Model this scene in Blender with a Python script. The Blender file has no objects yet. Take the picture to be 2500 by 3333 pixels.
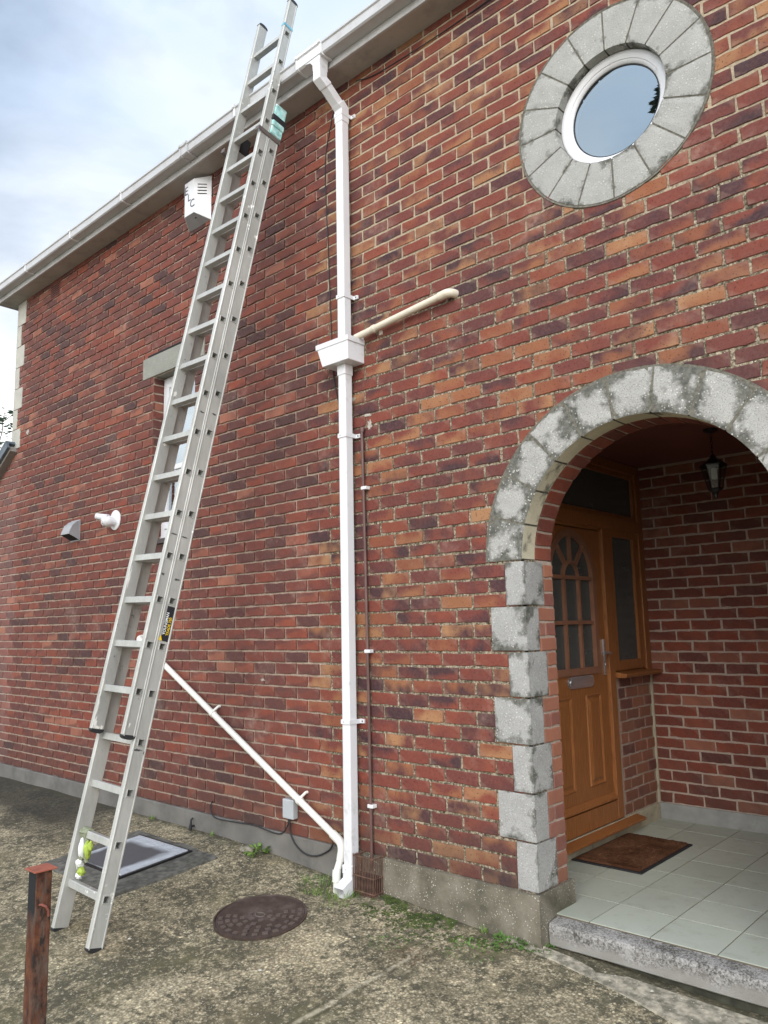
import bpy, bmesh, math, random
from mathutils import Vector, Matrix, noise
random.seed(7)
R = math.radians
scene = bpy.context.scene
C = scene.collection

# ------------------------------------------------------------------ camera
cam_d = bpy.data.cameras.new('camera')
cam = bpy.data.objects.new('camera', cam_d)
C.objects.link(cam)
right = Vector((0.73851284, 0.67394384, -0.0199622))
up = Vector((0.1134467, -0.09502192, 0.98898973))
fwd = Vector((-0.66462669, 0.73264625, 0.14663162))
M = Matrix((right, up, -fwd)).transposed().to_4x4()
M.translation = Vector((2.09924, -3.34385, 1.25745))
cam.matrix_world = M
cam_d.sensor_fit = 'VERTICAL'
cam_d.sensor_height = 36.0
cam_d.sensor_width = 27.0
cam_d.lens = 2531.97 / 3333.0 * 36.0
cam_d.clip_start = 0.05
cam_d.clip_end = 500
scene.camera = cam

# ------------------------------------------------------------------ world, sun, exposure
SUN_EL, SUN_AZ = 33.0, 152.0         # azimuth measured from +Y clockwise
world = bpy.data.worlds.new('World')
scene.world = world
world.use_nodes = True
wn, wl = world.node_tree.nodes, world.node_tree.links
wn.clear()
wo = wn.new('ShaderNodeOutputWorld')
bg = wn.new('ShaderNodeBackground'); bg.inputs[1].default_value = 0.1
sky = wn.new('ShaderNodeTexSky'); sky.sky_type = 'NISHITA'; sky.sun_disc = False
sky.sun_elevation = R(SUN_EL); sky.sun_rotation = R(SUN_AZ)
sky.air_density = 1.0; sky.dust_density = 1.5
tc = wn.new('ShaderNodeTexCoord')
mp = wn.new('ShaderNodeMapping'); mp.inputs['Scale'].default_value = (1.0, 1.0, 2.2)
wl.new(tc.outputs['Generated'], mp.inputs['Vector'])
n1 = wn.new('ShaderNodeTexNoise'); n1.inputs['Scale'].default_value = 2.9; n1.inputs['Detail'].default_value = 7; n1.inputs['Roughness'].default_value = 0.52
n1.inputs['Distortion'].default_value = 0.25
n2 = wn.new('ShaderNodeTexNoise'); n2.inputs['Scale'].default_value = 2.6; n2.inputs['Detail'].default_value = 4
wl.new(mp.outputs[0], n1.inputs['Vector']); wl.new(mp.outputs[0], n2.inputs['Vector'])
r1 = wn.new('ShaderNodeValToRGB')
r1.color_ramp.elements[0].position = 0.34; r1.color_ramp.elements[0].color = (0.5, 0.5, 0.5, 1)
r1.color_ramp.elements[1].position = 0.58; r1.color_ramp.elements[1].color = (1, 1, 1, 1)
wl.new(n1.outputs['Fac'], r1.inputs['Fac'])
r2 = wn.new('ShaderNodeValToRGB')      # cloud brightness
r2.color_ramp.elements[0].position = 0.40; r2.color_ramp.elements[0].color = (6.0, 7.2, 9.0, 1)
r2.color_ramp.elements[1].position = 0.60; r2.color_ramp.elements[1].color = (7.4, 8.1, 9.1, 1)
wl.new(n2.outputs['Fac'], r2.inputs['Fac'])
# bright band of cloud near the horizon
sp = wn.new('ShaderNodeSeparateXYZ'); wl.new(tc.outputs['Generated'], sp.inputs[0])
hz = wn.new('ShaderNodeMapRange'); hz.inputs['From Min'].default_value = 0.55; hz.inputs['From Max'].default_value = 0.24
hz.inputs['To Min'].default_value = 0.0; hz.inputs['To Max'].default_value = 1.0
wl.new(sp.outputs['Z'], hz.inputs['Value'])
hb = wn.new('ShaderNodeMixRGB'); hb.inputs[2].default_value = (12.5, 12.7, 12.6, 1)
wl.new(hz.outputs[0], hb.inputs[0]); wl.new(r2.outputs[0], hb.inputs[1])
# thinner, brighter cloud around the hidden sun
nrmv = wn.new('ShaderNodeVectorMath'); nrmv.operation = 'DOT_PRODUCT'; wl.new(tc.outputs['Generated'], nrmv.inputs[0])
nrmv.inputs[1].default_value = (math.sin(R(SUN_AZ)) * math.cos(R(SUN_EL)), math.cos(R(SUN_AZ)) * math.cos(R(SUN_EL)), math.sin(R(SUN_EL)))
gl = wn.new('ShaderNodeMapRange'); gl.inputs['From Min'].default_value = 0.1; gl.inputs['From Max'].default_value = 1.0
gl.inputs['To Min'].default_value = 1.0; gl.inputs['To Max'].default_value = 2.2; gl.clamp = True
wl.new(nrmv.outputs['Value'], gl.inputs['Value'])
gm = wn.new('ShaderNodeVectorMath'); gm.operation = 'SCALE'; wl.new(hb.outputs[0], gm.inputs[0]); wl.new(gl.outputs[0], gm.inputs['Scale'])
mx = wn.new('ShaderNodeMixRGB')
wl.new(r1.outputs[0], mx.inputs[0]); wl.new(sky.outputs[0], mx.inputs[1]); wl.new(gm.outputs[0], mx.inputs[2])
wl.new(mx.outputs[0], bg.inputs[0]); wl.new(bg.outputs[0], wo.inputs[0])

sun_d = bpy.data.lights.new('sun', 'SUN'); sun = bpy.data.objects.new('sun', sun_d); C.objects.link(sun)
sun_d.energy = 1.5; sun_d.angle = R(40); sun_d.color = (1.0, 0.955, 0.9)
sd = Vector((math.sin(R(SUN_AZ)) * math.cos(R(SUN_EL)), math.cos(R(SUN_AZ)) * math.cos(R(SUN_EL)), math.sin(R(SUN_EL))))
sun.rotation_euler = sd.to_track_quat('Z', 'Y').to_euler()
sun.location = sd * 20
scene.view_settings.view_transform = 'Standard'
scene.view_settings.look = 'None'
scene.view_settings.exposure = 0.34
scene.view_settings.gamma = 1.0
scene.view_settings.use_curve_mapping = False
scene.cycles.use_denoising = True
scene.cycles.max_bounces = 8

# ------------------------------------------------------------------ node helpers
class Mat:
    def __init__(s, name, base=(0.5, 0.5, 0.5), rough=0.6, metal=0.0, spec=0.5):
        s.m = bpy.data.materials.new(name); s.m.use_nodes = True
        s.n, s.l = s.m.node_tree.nodes, s.m.node_tree.links
        s.p = s.n['Principled BSDF']
        s.p.inputs['Base Color'].default_value = (*base, 1)
        s.p.inputs['Roughness'].default_value = rough
        s.p.inputs['Metallic'].default_value = metal
        s.p.inputs['Specular IOR Level'].default_value = spec
        s._tc = None
    def co(s, scale=None, which='Object'):
        if s._tc is None: s._tc = s.n.new('ShaderNodeTexCoord')
        o = s._tc.outputs[which]
        if scale is None: return o
        mp = s.n.new('ShaderNodeMapping'); mp.inputs['Scale'].default_value = scale
        s.l.new(o, mp.inputs['Vector']); return mp.outputs[0]
    def noise(s, scale, detail=4, rough=0.5, vec=None, dist=0.0):
        t = s.n.new('ShaderNodeTexNoise'); t.inputs['Scale'].default_value = scale
        t.inputs['Detail'].default_value = detail; t.inputs['Roughness'].default_value = rough
        t.inputs['Distortion'].default_value = dist
        s.l.new(vec if vec is not None else s.co(), t.inputs['Vector']); return t.outputs['Fac']
    def voro(s, scale, vec=None, feature='F1', out='Distance', rnd=1.0):
        t = s.n.new('ShaderNodeTexVoronoi'); t.inputs['Scale'].default_value = scale; t.feature = feature
        t.inputs['Randomness'].default_value = rnd
        s.l.new(vec if vec is not None else s.co(), t.inputs['Vector']); return t.outputs[out]
    def ramp(s, fac, stops, interp='LINEAR'):
        t = s.n.new('ShaderNodeValToRGB'); e = t.color_ramp.elements; t.color_ramp.interpolation = interp
        while len(e) < len(stops): e.new(0.5)
        for i, (p, c) in enumerate(stops):
            if not hasattr(c, '__len__'): c = (c, c, c)
            e[i].position = p; e[i].color = (*c, 1)
        s.l.new(fac, t.inputs['Fac']); return t.outputs['Color']
    def mix(s, fac, a, b, mode='MIX'):
        t = s.n.new('ShaderNodeMixRGB'); t.blend_type = mode
        for i, v in ((0, fac), (1, a), (2, b)):
            if isinstance(v, (int, float)): t.inputs[i].default_value = v if i == 0 else (v, v, v, 1)
            elif isinstance(v, tuple): t.inputs[i].default_value = (*v, 1)
            else: s.l.new(v, t.inputs[i])
        return t.outputs[0]
    def math(s, op, a, b=0.0, clamp=False):
        t = s.n.new('ShaderNodeMath'); t.operation = op; t.use_clamp = clamp
        for i, v in ((0, a), (1, b)):
            if isinstance(v, (int, float)): t.inputs[i].default_value = v
            else: s.l.new(v, t.inputs[i])
        return t.outputs[0]
    def sep(s, vec):
        t = s.n.new('ShaderNodeSeparateXYZ'); s.l.new(vec, t.inputs[0]); return t.outputs
    def base(s, c): s.l.new(c, s.p.inputs['Base Color'])
    def roughness(s, c): s.l.new(c, s.p.inputs['Roughness'])
    def bump(s, h, strength=0.5, dist=0.005):
        t = s.n.new('ShaderNodeBump'); t.inputs['Strength'].default_value = strength; t.inputs['Distance'].default_value = dist
        s.l.new(h, t.inputs['Height'])
        if s.p.inputs['Normal'].is_linked:
            s.l.new(s.p.inputs['Normal'].links[0].from_socket, t.inputs['Normal'])
        s.l.new(t.outputs[0], s.p.inputs['Normal'])
    def rnd(s):
        t = s.n.new('ShaderNodeObjectInfo'); return t.outputs['Random']

def attr(mt, name):
    t = mt.n.new('ShaderNodeAttribute'); t.attribute_name = name; return t

# ------------------------------------------------------------------ materials
def brick_mat():
    m = Mat('brickwork', rough=0.85, spec=0.25)
    a = attr(m, 'bk'); sc = m.n.new('ShaderNodeSeparateColor'); m.l.new(a.outputs['Color'], sc.inputs[0])
    ra, rb, rc = sc.outputs; kind = a.outputs['Alpha']     # 0 plain red, .5 brindled, 1 pale annex
    uv = m.n.new('ShaderNodeUVMap'); uv.uv_map = 'uv'; u, v, _ = m.sep(uv.outputs[0])
    # plain red facings
    red = m.ramp(ra, [(0.0, (0.050, 0.030, 0.034)), (0.16, (0.095, 0.038, 0.036)), (0.40, (0.155, 0.048, 0.038)), (0.62, (0.19, 0.052, 0.036)), (0.80, (0.245, 0.060, 0.034)), (0.93, (0.26, 0.085, 0.055)), (1.0, (0.34, 0.14, 0.09))])
    nz = m.noise(9, 4)
    red = m.mix(m.ramp(nz, [(0.40, 0.0), (0.7, 0.5)]), red, (0.095, 0.044, 0.042))
    kiss = m.math('MULTIPLY', m.math('SUBTRACT', u, 0.5), m.math('MULTIPLY', m.math('SUBTRACT', rc, 0.5), 3.2))
    red = m.mix(m.ramp(m.math('ADD', kiss, m.math('MULTIPLY', m.noise(16, 3), 0.6)), [(0.40, 0.0), (0.62, 0.6)]), red, (0.085, 0.040, 0.040))
    # brindled facings
    pal = [(0.0, (0.040, 0.024, 0.034)), (0.18, (0.080, 0.033, 0.038)), (0.38, (0.150, 0.042, 0.036)), (0.62, (0.22, 0.056, 0.036)), (0.78, (0.25, 0.092, 0.046)), (0.91, (0.31, 0.145, 0.068)), (1.0, (0.37, 0.205, 0.10))]
    c1 = m.ramp(ra, pal); c2 = m.ramp(rb, pal)
    vm = m.n.new('ShaderNodeMapping'); m.l.new(m.co(), vm.inputs[0])
    cv = m.n.new('ShaderNodeCombineXYZ'); m.l.new(m.math('MULTIPLY', rc, 40), cv.inputs[1]); m.l.new(cv.outputs[0], vm.inputs['Location'])
    patch = m.noise(8.5, 2, 0.5, vec=vm.outputs[0])
    side = m.math('MULTIPLY', m.math('SUBTRACT', u, 0.5), m.math('SUBTRACT', rc, 0.4))
    f = m.ramp(m.math('ADD', patch, m.math('MULTIPLY', side, 0.9)), [(0.38, 0.0), (0.68, 1.0)])
    brn = m.mix(f, c1, c2)
    pits = m.ramp(m.noise(95, 2, 0.6), [(0.60, 0.0), (0.67, 1.0)])
    brn = m.mix(m.math('MULTIPLY', pits, 0.75), brn, (0.035, 0.018, 0.016))
    col = m.mix(m.ramp(kind, [(0.2, 0.0), (0.3, 1.0)]), red, brn)
    pale = m.mix(0.28, red, (0.34, 0.20, 0.18))
    pale = m.mix(m.ramp(rb, [(0.93, 0.0), (0.97, 0.62)]), pale, (0.44, 0.20, 0.115))
    col = m.mix(m.ramp(kind, [(0.7, 0.0), (0.8, 1.0)]), col, pale)
    # fine mottling and mortar smear near the arrises
    col = m.mix(m.ramp(m.noise(60, 5, 0.65), [(0.35, 0.0), (0.75, 0.5)]), col, m.mix(0.5, col, (0.30, 0.15, 0.11)))
    eu = m.math('MULTIPLY', m.math('MINIMUM', u, m.math('SUBTRACT', 1.0, u)), 3.0)
    ev = m.math('MINIMUM', v, m.math('SUBTRACT', 1.0, v))
    e = m.math('MINIMUM', eu, ev)
    edge = m.ramp(m.math('ADD', e, m.math('MULTIPLY', m.noise(45, 3), 0.16)), [(0.08, 0.6), (0.17, 0.0)])
    col = m.mix(m.math('MULTIPLY', edge, 0.6), col, (0.34, 0.23, 0.18))
    # stray efflorescence and paint flecks
    fl = m.ramp(m.noise(33, 6, 0.75), [(0.68, 0.0), (0.74, 0.7)])
    col = m.mix(m.math('MULTIPLY', fl, m.ramp(m.noise(1.7, 2), [(0.45, 0.0), (0.65, 0.9)])), col, (0.50, 0.42, 0.36))
    dirt = m.ramp(m.noise(1.1, 4, 0.6), [(0.40, 0.0), (0.75, 0.35)])
    col = m.mix(dirt, col, (0.07, 0.045, 0.04))
    bloom = m.math('MULTIPLY', m.ramp(m.noise(2.6, 5, 0.65), [(0.56, 0.0), (0.72, 0.5)]), m.ramp(m.noise(26, 4, 0.7), [(0.4, 0.2), (0.65, 1.0)]))
    col = m.mix(bloom, col, (0.42, 0.30, 0.25))
    col = m.mix(1.0, col, (0.97, 0.90, 0.87), 'MULTIPLY')
    gx, gy, gzz = m.sep(m.co())
    damp = m.math('MULTIPLY', m.ramp(m.math('ADD', gzz, m.math('MULTIPLY', m.noise(3, 3), 0.5)), [(0.20, 0.5), (0.65, 0.0)]), 1.0)
    col = m.mix(damp, col, (0.06, 0.042, 0.034))
    m.base(col)
    m.roughness(m.ramp(m.noise(20, 3), [(0.3, 0.65), (0.7, 0.95)]))
    m.bump(m.noise(120, 4, 0.7), 0.45, 0.003)
    m.bump(pits, -0.35, 0.003)
    return m.m

def mortar_mat():
    m = Mat('mortar', rough=0.95, spec=0.15)
    x, y, z = m.sep(m.co())
    n = m.noise(70, 5, 0.7)
    left = m.ramp(n, [(0.3, (0.27, 0.20, 0.155)), (0.7, (0.52, 0.41, 0.325))])
    tan = m.ramp(n, [(0.3, (0.30, 0.235, 0.16)), (0.65, (0.52, 0.43, 0.31))])
    old = m.ramp(n, [(0.36, (0.05, 0.042, 0.03)), (0.50, (0.20, 0.165, 0.115)), (0.64, (0.48, 0.40, 0.29))])
    peb = m.ramp(m.voro(75), [(0.20, 1.0), (0.27, 0.0)])
    peb = m.math('MULTIPLY', peb, m.ramp(m.noise(12, 2), [(0.48, 0.0), (0.56, 1.0)]))
    old = m.mix(peb, old, (0.62, 0.56, 0.47))
    big = m.math('MULTIPLY', m.noise(1.6, 3), 0.9)
    zz = m.math('ADD', z, big)
    zone = m.ramp(m.math('DIVIDE', zz, 5.0), [(0.70, 1.0), (0.82, 0.0)])
    rt = m.mix(zone, tan, old)
    inside = m.ramp(m.math('ADD', y, 0.0), [(0.12, 0.0), (0.13, 1.0)])
    rt = m.mix(inside, rt, m.ramp(n, [(0.3, (0.36, 0.28, 0.23)), (0.7, (0.54, 0.43, 0.35))]))
    xr = m.ramp(m.math('ADD', m.math('DIVIDE', x, 20), 0.5), [(0.4265, 0.0), (0.4275, 1.0)])
    col = m.mix(xr, left, rt)
    xl = m.ramp(m.math('ADD', m.math('DIVIDE', x, 20), 0.5), [(0.196, 1.0), (0.2, 0.0)])
    col = m.mix(xl, col, m.ramp(n, [(0.3, (0.36, 0.28, 0.23)), (0.7, (0.55, 0.45, 0.38))]))
    m.base(col)
    m.bump(m.noise(90, 5, 0.8), 0.9, 0.006)
    m.bump(peb, 0.8, 0.004)
    return m.m

def stone_mat(name, lichen, base=(0.40, 0.40, 0.385)):
    m = Mat(name, rough=0.9, spec=0.2)
    n = m.noise(7, 5, 0.6)
    b = tuple(x * 0.80 for x in base)
    col = m.ramp(n, [(0.3, b), (0.7, base)])
    sp = m.ramp(m.noise(170, 4, 0.8), [(0.53, 0.0), (0.62, 1.0)])
    col = m.mix(m.math('MULTIPLY', sp, 0.25 + 0.45 * lichen), col, (0.09, 0.085, 0.07))
    wp = m.ramp(m.voro(60), [(0.18, 1.0), (0.28, 0.0)])
    wp = m.math('MULTIPLY', wp, m.ramp(m.noise(9, 3), [(0.4, 0.0), (0.6, 0.25 + 0.65 * lichen)]))
    ed = attr(m, 'edge')                               # 1 at the block's rim, 0 in its middle
    st = m.math('ADD', m.noise(6.5, 6, 0.62), m.math('MULTIPLY', ed.outputs['Fac'], 0.20))
    hi = 0.80 - 0.20 * lichen
    stain = m.ramp(st, [(hi - 0.05, 0.0), (hi + 0.05, 0.9)])
    col = m.mix(stain, col, m.ramp(m.noise(40, 4, 0.7), [(0.35, (0.045, 0.047, 0.038)), (0.7, (0.17, 0.165, 0.14))]))
    col = m.mix(wp, col, (0.62, 0.60, 0.55))
    m.base(col)
    m.bump(m.noise(130, 4, 0.7), 0.5, 0.004)
    m.bump(wp, 0.6, 0.004)
    return m.m

def ground_mat():
    m = Mat('aged_concrete', rough=0.95, spec=0.2)
    x, y, z = m.sep(m.co())
    a = m.noise(3.2, 6, 0.62, dist=0.3)
    col = m.ramp(a, [(0.30, (0.26, 0.225, 0.16)), (0.45, (0.40, 0.345, 0.25)), (0.58, (0.52, 0.455, 0.33)), (0.75, (0.62, 0.555, 0.42))])
    agg = m.n.new('ShaderNodeTexVoronoi'); agg.inputs['Scale'].default_value = 85; m.l.new(m.co(), agg.inputs['Vector'])
    ac = m.ramp(m.math('FRACT', m.math('MULTIPLY', m.sep(agg.outputs['Color'])[0], 3.7)), [(0.0, 0.42), (0.3, 0.75), (0.75, 1.1), (0.93, 1.4), (1.0, 1.9)])
    soft = m.ramp(agg.outputs['Distance'], [(0.3, 1.0), (0.62, 0.45)])
    col = m.mix(0.85, col, m.mix(1.0, col, m.mix(1.0, ac, soft, 'MULTIPLY'), 'MULTIPLY'))
    col = m.mix(m.ramp(m.math('SUBTRACT', m.noise(21, 7, 0.8), m.math('MULTIPLY', m.math('SUBTRACT', m.noise(1.9, 4, 0.6), 0.5), 0.55)), [(0.455, 0.9), (0.54, 0.0)]), col, (0.065, 0.062, 0.046))
    col = m.mix(m.ramp(m.noise(50, 5, 0.75), [(0.56, 0.0), (0.64, 0.7)]), col, (0.60, 0.55, 0.43))
    col = m.mix(m.ramp(m.noise(8, 6, 0.72), [(0.50, 0.0), (0.62, 0.5)]), col, (0.12, 0.112, 0.078))
    moss = m.ramp(m.noise(2.1, 5, 0.65), [(0.54, 0.0), (0.72, 0.5)])
    col = m.mix(moss, col, (0.15, 0.14, 0.075))
    seam_d = m.math('ABSOLUTE', m.math('ADD', m.math('ADD', x, 0.45), m.math('MULTIPLY', m.math('SUBTRACT', m.noise(3, 3), 0.5), 0.09)))
    yl = m.ramp(m.math('MULTIPLY', y, -1.0), [(0.3, 0.0), (0.45, 1.0)])
    col = m.mix(m.math('MULTIPLY', m.ramp(seam_d, [(0.006, 0.6), (0.018, 0.0)]), m.math('MULTIPLY', yl, m.ramp(m.noise(14, 4, 0.7), [(0.38, 0.0), (0.55, 1.0)]))), col, (0.52, 0.48, 0.39))
    dk = m.ramp(m.math('ABSOLUTE', m.math('SUBTRACT', seam_d, 0.026)), [(0.002, 0.7), (0.012, 0.0)])
    col = m.mix(m.math('MULTIPLY', m.math('MULTIPLY', dk, yl), m.ramp(m.noise(9, 3), [(0.45, 0.0), (0.55, 1.0)])), col, (0.06, 0.055, 0.04))
    sand = m.ramp(m.noise(1.3, 4, 0.6), [(0.52, 0.0), (0.70, 0.5)])
    col = m.mix(sand, col, m.mix(0.5, col, (0.36, 0.29, 0.18)))
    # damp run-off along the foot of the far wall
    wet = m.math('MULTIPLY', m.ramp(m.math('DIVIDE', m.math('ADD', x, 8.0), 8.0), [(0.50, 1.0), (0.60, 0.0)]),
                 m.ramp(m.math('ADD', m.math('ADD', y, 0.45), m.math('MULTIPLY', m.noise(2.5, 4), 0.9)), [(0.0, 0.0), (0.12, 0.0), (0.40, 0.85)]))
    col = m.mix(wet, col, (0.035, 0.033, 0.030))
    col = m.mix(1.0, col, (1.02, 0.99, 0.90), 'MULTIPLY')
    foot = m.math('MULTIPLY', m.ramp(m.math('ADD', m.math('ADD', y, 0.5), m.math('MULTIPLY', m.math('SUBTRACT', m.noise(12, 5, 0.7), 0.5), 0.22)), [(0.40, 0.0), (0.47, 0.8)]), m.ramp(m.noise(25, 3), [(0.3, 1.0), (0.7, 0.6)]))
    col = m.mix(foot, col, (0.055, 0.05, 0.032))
    m.base(col)
    m.bump(agg.outputs['Distance'], -0.5, 0.006)
    m.bump(m.noise(45, 6, 0.75), 0.7, 0.01)
    return m.m

def simple(name, c, rough=0.5, metal=0.0, spec=0.5, var=0.12, nscale=12, bump=0.0, bscale=80, dirt=None, dirt_lo=0.55, dirt_hi=0.75, dscale=6):
    m = Mat(name, c, rough, metal, spec)
    lo = tuple(x * (1 - var) for x in c); hi = tuple(min(1, x * (1 + var)) for x in c)
    col = m.ramp(m.noise(nscale, 4), [(0.3, lo), (0.7, hi)])
    if dirt: col = m.mix(m.ramp(m.noise(dscale, 6, 0.7), [(dirt_lo, 0.0), (dirt_hi, 0.8)]), col, dirt)
    m.base(col)
    if bump: m.bump(m.noise(bscale, 4, 0.6), bump, 0.002)
    return m.m

def wood_mat():
    m = Mat('golden_oak', rough=0.42, spec=0.4)
    v = m.co((30, 30, 1.6))
    g = m.noise(6, 6, 0.65, vec=v, dist=0.6)
    col = m.ramp(g, [(0.30, (0.15, 0.056, 0.018)), (0.48, (0.29, 0.108, 0.034)), (0.72, (0.40, 0.165, 0.055))])
    m.base(col); m.bump(g, 0.15, 0.002); return m.m

def rust_mat():
    m = Mat('rusted_paint', rough=0.8, spec=0.3)
    x, y, z = m.sep(m.co())
    n = m.noise(14, 6, 0.7); s = m.noise(22, 5, 0.7, vec=m.co((1, 1, 0.25)))
    rust = m.ramp(n, [(0.32, (0.032, 0.016, 0.012)), (0.5, (0.11, 0.036, 0.018)), (0.7, (0.20, 0.075, 0.036))])
    rust = m.mix(m.ramp(s, [(0.46, 0.0), (0.62, 0.85)]), rust, (0.13, 0.095, 0.078))
    blk = m.ramp(m.noise(24, 5, 0.65, vec=m.co((1, 1, 0.35))), [(0.55, 0.0), (0.62, 1.0)])
    rust = m.mix(blk, rust, (0.03, 0.022, 0.02))
    topb = m.ramp(m.math('ADD', z, m.math('MULTIPLY', n, 0.12)), [(0.27, 0.0), (0.33, 1.0)])
    fm = m.n.new('ShaderNodeNewGeometry'); nx, ny, nz_ = m.sep(fm.outputs['Normal'])
    facey = m.ramp(m.math('MULTIPLY', ny, -1.0), [(0.5, 0.0), (0.6, 1.0)])
    paint = m.mix(facey, rust, (0.018, 0.019, 0.022))
    rust = m.mix(topb, rust, paint)
    rust = m.mix(1.0, rust, (0.85, 0.88, 0.85), 'MULTIPLY')
    m.base(rust); m.bump(n, 0.6, 0.004); return m.m

def alu_mat():
    m = Mat('ladder_aluminium', rough=0.42, metal=0.0, spec=0.5)
    n = m.noise(5, 5, 0.6, vec=m.co((1, 1, 0.5)))
    f = m.noise(60, 5, 0.7, vec=m.co((1, 1, 0.2)))
    col = m.ramp(n, [(0.3, (0.37, 0.37, 0.34)), (0.7, (0.53, 0.525, 0.49))])
    col = m.mix(m.ramp(f, [(0.3, 0.25), (0.6, 0.0)]), col, (0.25, 0.25, 0.24))
    scuff = m.math('MULTIPLY', m.ramp(m.noise(26, 6, 0.8), [(0.60, 0.0), (0.66, 1.0)]), m.ramp(m.noise(2.2, 3), [(0.56, 0.0), (0.62, 1.0)]))
    col = m.mix(scuff, col, (0.10, 0.10, 0.10))
    paint = m.math('MULTIPLY', m.ramp(m.noise(17, 5, 0.6), [(0.62, 0.0), (0.64, 1.0)]), m.ramp(m.noise(1.4, 3), [(0.55, 0.0), (0.60, 1.0)]))
    col = m.mix(paint, col, (0.78, 0.77, 0.72))
    m.base(col)
    m.p.inputs['Metallic'].default_value = 0.25
    m.roughness(m.ramp(f, [(0.3, 0.55), (0.7, 0.36)]))
    return m.m

def glass_mat(name, mix=0.6, tint=(0.62, 0.68, 0.74), rough=0.01, back=(0.02, 0.025, 0.03), wav=0.0):
    m = Mat(name, back, 0.2)
    g = m.n.new('ShaderNodeBsdfGlossy'); g.inputs['Color'].default_value = (*tint, 1); g.inputs['Roughness'].default_value = rough
    tr = m.n.new('ShaderNodeBsdfTransparent'); tr.inputs['Color'].default_value = (0.75, 0.8, 0.8, 1)
    mxs = m.n.new('ShaderNodeMixShader'); mxs.inputs[0].default_value = mix
    body = tr.outputs[0]
    if wav > 0:
        df = m.n.new('ShaderNodeBsdfDiffuse'); m.l.new(m.ramp(m.noise(14, 3, vec=m.co((0.3, 0.3, 1.6))), [(0.3, tuple(b*0.93 for b in back)), (0.7, back)]), df.inputs['Color'])
        mb = m.n.new('ShaderNodeMixShader'); mb.inputs[0].default_value = wav
        m.l.new(tr.outputs[0], mb.inputs[1]); m.l.new(df.outputs[0], mb.inputs[2]); body = mb.outputs[0]
    m.l.new(body, mxs.inputs[1]); m.l.new(g.outputs[0], mxs.inputs[2])
    out = [n for n in m.n if n.type == 'OUTPUT_MATERIAL'][0]
    m.l.new(mxs.outputs[0], out.inputs[0]); return m.m

def tile_mat():
    m = Mat('glazed_floor_tile', rough=0.38, spec=0.5)
    a = attr(m, 'bk'); sc = m.n.new('ShaderNodeSeparateColor'); m.l.new(a.outputs['Color'], sc.inputs[0])
    col = m.ramp(sc.outputs[0], [(0, (0.39, 0.415, 0.345)), (1, (0.45, 0.475, 0.40))])
    col = m.mix(m.ramp(m.noise(4, 5, 0.6), [(0.45, 0.0), (0.75, 0.3)]), col, (0.34, 0.34, 0.29))
    col = m.mix(m.ramp(m.noise(35, 4, 0.6), [(0.66, 0.0), (0.74, 0.35)]), col, (0.15, 0.14, 0.11))
    col = m.mix(m.ramp(m.noise(11, 6, 0.75), [(0.52, 0.0), (0.70, 0.4)]), col, (0.24, 0.225, 0.17))
    m.base(col); m.roughness(m.ramp(m.noise(6, 4), [(0.3, 0.42), (0.7, 0.62)])); return m.m

def coir_mat():
    m = Mat('coir_pile', rough=1.0, spec=0.05)
    x, y, z = m.sep(m.co())
    n = m.noise(160, 4, 0.8); b = m.noise(6, 4, 0.6)
    col = m.ramp(b, [(0.35, (0.075, 0.033, 0.018)), (0.65, (0.19, 0.095, 0.052))])
    col = m.mix(m.ramp(n, [(0.4, 0.6), (0.6, 0.0)]), col, (0.05, 0.018, 0.010))
    m.base(col); m.bump(n, 1.0, 0.006); return m.m

def cover_mat():
    m = Mat('galvanised_cover', rough=0.55, metal=0.0)
    n = m.noise(3.0, 4, 0.55, dist=0.8)
    x, y, z = m.sep(m.co())
    col = m.ramp(m.noise(18, 5, 0.7), [(0.3, (0.36, 0.39, 0.42)), (0.7, (0.52, 0.55, 0.58))])
    cx = m.math('ABSOLUTE', m.math('ADD', x, 2.70)); cy = m.math('ABSOLUTE', m.math('ADD', y, 0.62))
    d = m.math('ADD', m.math('MAXIMUM', m.math('MULTIPLY', cx, 1.0), m.math('MULTIPLY', cy, 1.15)), m.math('MULTIPLY', n, 0.16))
    col = m.mix(m.ramp(d, [(0.27, 0.92), (0.335, 0.0)]), col, (0.052, 0.053, 0.056))
    m.base(col); m.bump(m.noise(40, 3), 0.3, 0.002); return m.m

def leaf_mat(name, a, b):
    m = Mat(name, rough=0.55, spec=0.3)
    m.base(m.ramp(m.noise(25, 3), [(0.3, a), (0.7, b)])); return m.m

BR, MO = brick_mat(), mortar_mat()
FILL = simple('cement_filler', (0.40, 0.36, 0.31), 0.95, var=0.3, nscale=60, bump=0.8)
SMO = simple('stone_joint_mortar', (0.13, 0.12, 0.095), 0.95, var=0.45, nscale=60, bump=0.9)
TRIM = None
ST_ARCH = stone_mat('weathered_cast_stone', 0.92, (0.43, 0.42, 0.395))
ST_JAMB = stone_mat('jamb_cast_stone', 0.6, (0.40, 0.392, 0.375))
ST_ROUND = stone_mat('cast_stone', 0.36, (0.40, 0.395, 0.37))
ST_QUOIN = stone_mat('clean_cast_stone', 0.0, (0.52, 0.50, 0.44))
ST_SOFFIT = stone_mat('sheltered_cast_stone', 0.1, (0.62, 0.56, 0.41))
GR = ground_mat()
PL_L = simple('smooth_render', (0.155, 0.145, 0.13), 0.95, var=0.25, nscale=4, bump=0.4, dirt=(0.07, 0.068, 0.06), dirt_lo=0.5, dirt_hi=0.72, dscale=3)
WHITE = simple('white_upvc', (0.71, 0.71, 0.725), 0.32, var=0.03, nscale=3, dirt=(0.40, 0.40, 0.36), dirt_lo=0.58, dirt_hi=0.80, dscale=9)
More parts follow.
